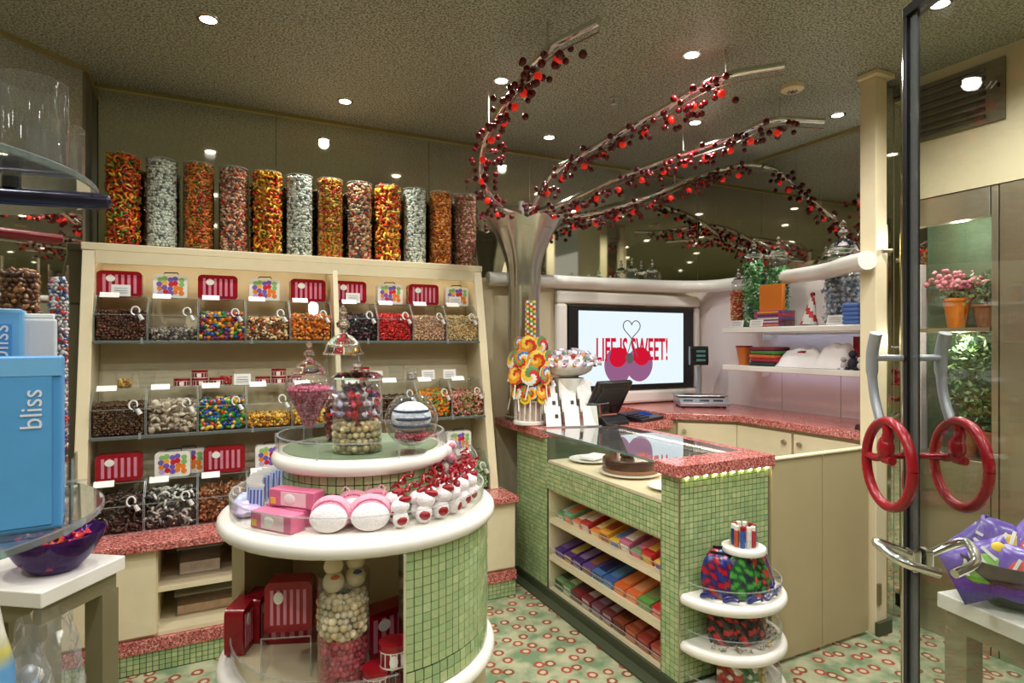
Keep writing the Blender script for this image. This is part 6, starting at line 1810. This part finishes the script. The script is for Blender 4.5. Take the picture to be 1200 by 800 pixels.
# ================================================================== SIDE TABLES WITH BOWLS
def side_table(label, loc, rz, sx_, sy_, h=.78):
    t = thing('side_table', label, 'table', loc, rz, group='white topped side tables')
    MB().box(-sx_ / 2, sx_ / 2, -sy_ / 2, sy_ / 2, h - .05, h).build('table_top', WHITE, t, bevel=.004)
    MB().box(-sx_ / 2 + .02, sx_ / 2 - .02, -sy_ / 2 + .02, sy_ / 2 - .02, h - .11, h - .0505).build('apron', OLIVE_LEG, t)
    for a in (-1, 1):
        for c in (-1, 1):
            x, y = a * (sx_ / 2 - .05), c * (sy_ / 2 - .05)
            MB().box(x - .035, x + .035, y - .035, y + .035, 0, h - .1105).build('leg', OLIVE_LEG, t)
    return t
e1 = Vector((-.575, -.818)); e2 = Vector((-.818, .575))
cr = Vector((-.285, 2.565))
ce = cr + e1 * .165 + e2 * .24
side_table('white topped side table on olive legs at the left, under the purple bowl', (ce.x, ce.y, 0), math.atan2(e1.y, e1.x), .33, .48, .775)
bc_ = cr + e1 * .16 + e2 * .17
def bowl(label, loc, r, h, m_, name='glass_bowl'):
    t = thing(name, label, 'bowl', loc)
    pr = [(.001, .0), (r * .42, .0), (r * .5, .006), (r * .75, h * .38), (r * .95, h * .8), (r, h), (r * .975, h), (r * .92, h * .8), (r * .72, h * .4), (r * .45, .014), (.001, .012)]
    MB().lathe(pr, 40).build('bowl', m_, t, True)
    return t
bl = (bc_.x + .035, bc_.y - .018, .7755)
bowl('purple glass bowl of red and purple wrapped sweets on the left side table', bl, .145, .125, PURGLASS)
P = [(.095 * math.sqrt(rnd.random()) * math.cos(q), .095 * math.sqrt(rnd.random()) * math.sin(q), .045 + rnd.random() * .065) for q in [rnd.random() * 2 * PI for _ in range(110)]]
o = scatter('wrapped_sweets', P, .016, 'wrap', [(190, 40, 60), (110, 50, 140), (206, 90, 50), (90, 40, 120), (214, 60, 70)], FOIL)
o.location = bl
tag(o, 'red and purple wrapped sweets heaped in the purple glass bowl', 'candy', None, 'stuff')
# right table beyond the glass door
side_table('white topped side table behind the glass door, under the dark bowl', (2.33, .86, 0), math.radians(-10), .50, .46, .73)
br = (2.25, .97, .7305)
bowl('dark purple bowl full of purple candy bags behind the glass door', br, .165, .15, mat('aubergine', (46, 32, 60), .25), 'dark_bowl')
for k, (dx, dy, dz, rz, tl, c1, c2, nm) in enumerate(((-.085, .045, .10, .6, -.5, (88, 60, 160), (120, 190, 70), 'purple and green'), (-.05, -.06, .105, .4, -.5, (92, 60, 166), (206, 40, 50), 'purple candy bag with a red badge'), (.02, .03, .15, .7, -.3, (80, 56, 150), (226, 190, 70), 'purple and yellow'), (-.01, .085, .13, .9, -.3, (70, 50, 140), (150, 130, 200), 'violet'), (.05, -.05, .15, .1, -.3, (96, 66, 170), (206, 60, 60), 'purple and red'))):
    t = soft_pack('candy_bag', (nm if 'bag' in nm else nm + ' candy bag') + ', %s in the dark bowl behind the door' % ['left one', 'front one', 'rear one', 'far left one', 'right one'][k], 'candy bag', (br[0] + dx, br[1] + dy, br[2] + dz), rz, (.17, .13, .045), MATS.get('bag_%d' % k) or mat('bag_%d' % k, c1, .25, var=.25, scale=30), [(0, 0, .6, .55, mat('bagp_%d' % k, c2, .3)), (.34, .3, .2, .2, YEL_M)], 0)
    t.rotation_euler = (1.15, [-.45, .12, .3, -.7, .5][k], -1.15 + (rz - .4) * .9); t.scale = (1.1, 1.25, 1.2)
    for q in range(4):
        MB().rbox(-.035 + q * .022, .012 + .006 * (q % 2) + q * .004, .0505, .008, .04, .003, (0, 0, -.35 + .25 * q)).build('white_print', WHITE_M, t)
# cylinder of gummies at the right edge
jr = (2.50, .82, .7305)
t = thing('tall_candy_tube', 'clear jar of orange and green gummies at the right edge', 'jar', jr)
MB().lathe([(.001, .002), (.07, .002), (.07, .46), (.068, .46), (.068, .004)], 28).build('tube', ACRYL, t, True)
MB().lathe([(.001, .4605), (.074, .4605), (.074, .475), (.001, .475)], 28).build('lid', WHITE, t, True)
fill_lathe([(.004, .006), (.064, .008), (.064, .42), (.02, .43)], .013, 'worm', [(226, 140, 40), (110, 150, 60), (206, 90, 40), (236, 190, 80)], jr, 'orange and green gummies in the right edge jar', 'candy in the right jar')

# planted window niche in the passage wall
for k, (y, z, h, c, nm) in enumerate(((1.80, 1.6205, .16, None, 'orange pot of pink flowers on the niche shelf'), (1.66, 1.6205, .12, 1, 'small dark pot with green leaves on the niche shelf'), (1.75, .9505, .16, 1, 'large pot of trailing green leaves on the niche sill'), (1.63, .9505, .14, 1, 'second pot of dark leaves on the niche sill'))):
    t = thing('flower_pot', nm, 'plant', (WX + .15, y, z))
    MB().lathe([(.001, 0), (.04, 0), (.062, h * .9), (.066, h * .9), (.066, h), (.058, h), (.04, .01)], 20).build('pot', ORANGE if k == 0 else mat('terracotta_%d' % k, (150, 96, 60), .7), t, True)
    if k == 0:
        P = [(.10 * rnd.gauss(0, .5), .09 * rnd.gauss(0, .5), h + .05 + abs(rnd.gauss(0, .035))) for _ in range(150)]
        o = scatter('blossoms', P, .013, 'ball', [(206, 120, 140), (220, 150, 160), (180, 90, 110)], LEAF, None, t); tag(o, kind='stuff')
    lm = (np.array([(0, 0, 0), (1.2, .6, .25), (2.6, 0, .1), (1.2, -.6, .25)], float), np.array([(0, 1, 2), (0, 2, 3)]))
    hh = [.05, .16, .5, .45][k]
    P = [(max(-.12, min(.13, .05 * rnd.gauss(0, 1))), max(-.08, min(.08, .05 * rnd.gauss(0, 1))), h + rnd.random() * hh) for _ in range([60, 120, 420, 350][k])]
    o = scatter('foliage', P, .014, lm, [(96, 130, 70), (60, 96, 50), (130, 156, 96), (80, 110, 80)], LEAF, None, t); tag(o, kind='stuff')
    MB().cyl((0, 0, h * .5), (0, 0, h + hh * .6), .006, n=6).build('stem', MATS['dark_green_leafy'], t)

# ================================================================== GLASS DOOR
E = Vector((1.90, 1.094)); ud = Vector((-.454, -.891)).normalized()
an = math.atan2(ud.y, ud.x)
door = thing('door_1', None, None, (E.x, E.y, 0), an); door['kind'] = 'structure'
# local x runs along the door from the free edge, local y points to the passage side (+) / shop side (-)
DH = 2.56
MB().box(.028, .86, -.006, .006, .02, DH - .03).build('glass_pane', DOORG, door)
MB().box(0, .012, -.022, .022, 0, DH).build('chrome_edge', CHROME, door, bevel=.003)
MB().box(.0125, .0275, -.020, .020, .02, DH - .03).build('stile', BLACK, door)
MB().box(.0125, .86, -.022, .022, DH - .029, DH).build('top_rail', BLACK, door)
MB().box(.0125, .86, -.022, .022, 0, .0195).build('bottom_rail', CHROME, door)
MB().box(.0278, .06, -.010, -.0062, .02, DH - .03).build('seal_strip', thin_glass('smoky_strip', (.55, .58, .56), 1.0, .1, 1.5, haze=.08), door)
HC = Vector((.075, 0, 1.19))
for s_ in (-1, 1):
    off = s_ * .105
    # red ring grip
    R_ = .118
    ring = [(HC.x + R_ * .92 * math.cos(q), off, HC.z + R_ * 1.06 * math.sin(q)) for q in [2 * PI * k / 40 for k in range(41)]]
    MB().tube(ring, .0145, 12, caps=False).build('ring_handle', RED, door, True)
    apple = [(HC.x - R_ * .9, off, HC.z + .01), (HC.x - .06, off, HC.z + .008), (HC.x - .03, off, HC.z + .02), (HC.x - .012, off, HC.z + .055), (HC.x + .0, off, HC.z + .085), (HC.x - .005, off, HC.z + .115)]
    MB().tube(smooth_path(apple, 4), [.012] * 9 + [.016] * 8 + [.014] * 4, 10).build('ring_stem', RED, door, True)
    MB().ball((HC.x - .012, off, HC.z + .045), .03, 14, 10, (.9, .7, 1.25)).build('ring_lobe', RED, door, 'all')
    MB().cyl((HC.x + .02, off, HC.z + .012), (HC.x - .02, off, HC.z + .012), .013, n=10).build('ring_spoke', RED, door, True)
    MB().cyl((.014, s_ * .0225, HC.z + .012), (.014, off, HC.z + .012), .009, n=10).build('ring_mount', RED, door, True)
    # grey curved pull above
    pl = [(.038, off, 1.31), (.012, off, 1.37), (-.002, off, 1.43), (-.005, off, 1.50), (.003, off, 1.54), (.016, off, 1.575)]
    MB().tube(smooth_path(pl, 5), [.014] * 12 + [.0175] * 14, 10).build('pull_handle', SILVER, door, True)
    MB().cyl((.012, s_ * .023, 1.50), (.0, off, 1.50), .010, n=10).build('pull_mount', SILVER, door, True)
    # lower chrome guard bracket
    lg = [(.05, s_ * .008, .905), (.05, s_ * .06, .93), (.055, s_ * .125, .955), (.085, s_ * .13, .95), (.14, s_ * .10, .925), (.17, s_ * .02, .905)]
    MB().tube(smooth_path(lg, 5), .013, 10).build('guard_bar', CHROME, door, True)
    MB().box(.035, .075, s_ * .0065 if s_ > 0 else -.03, .03 if s_ > 0 else -.0065, .87, .935).build('guard_block', CHROME, door, bevel=.004)
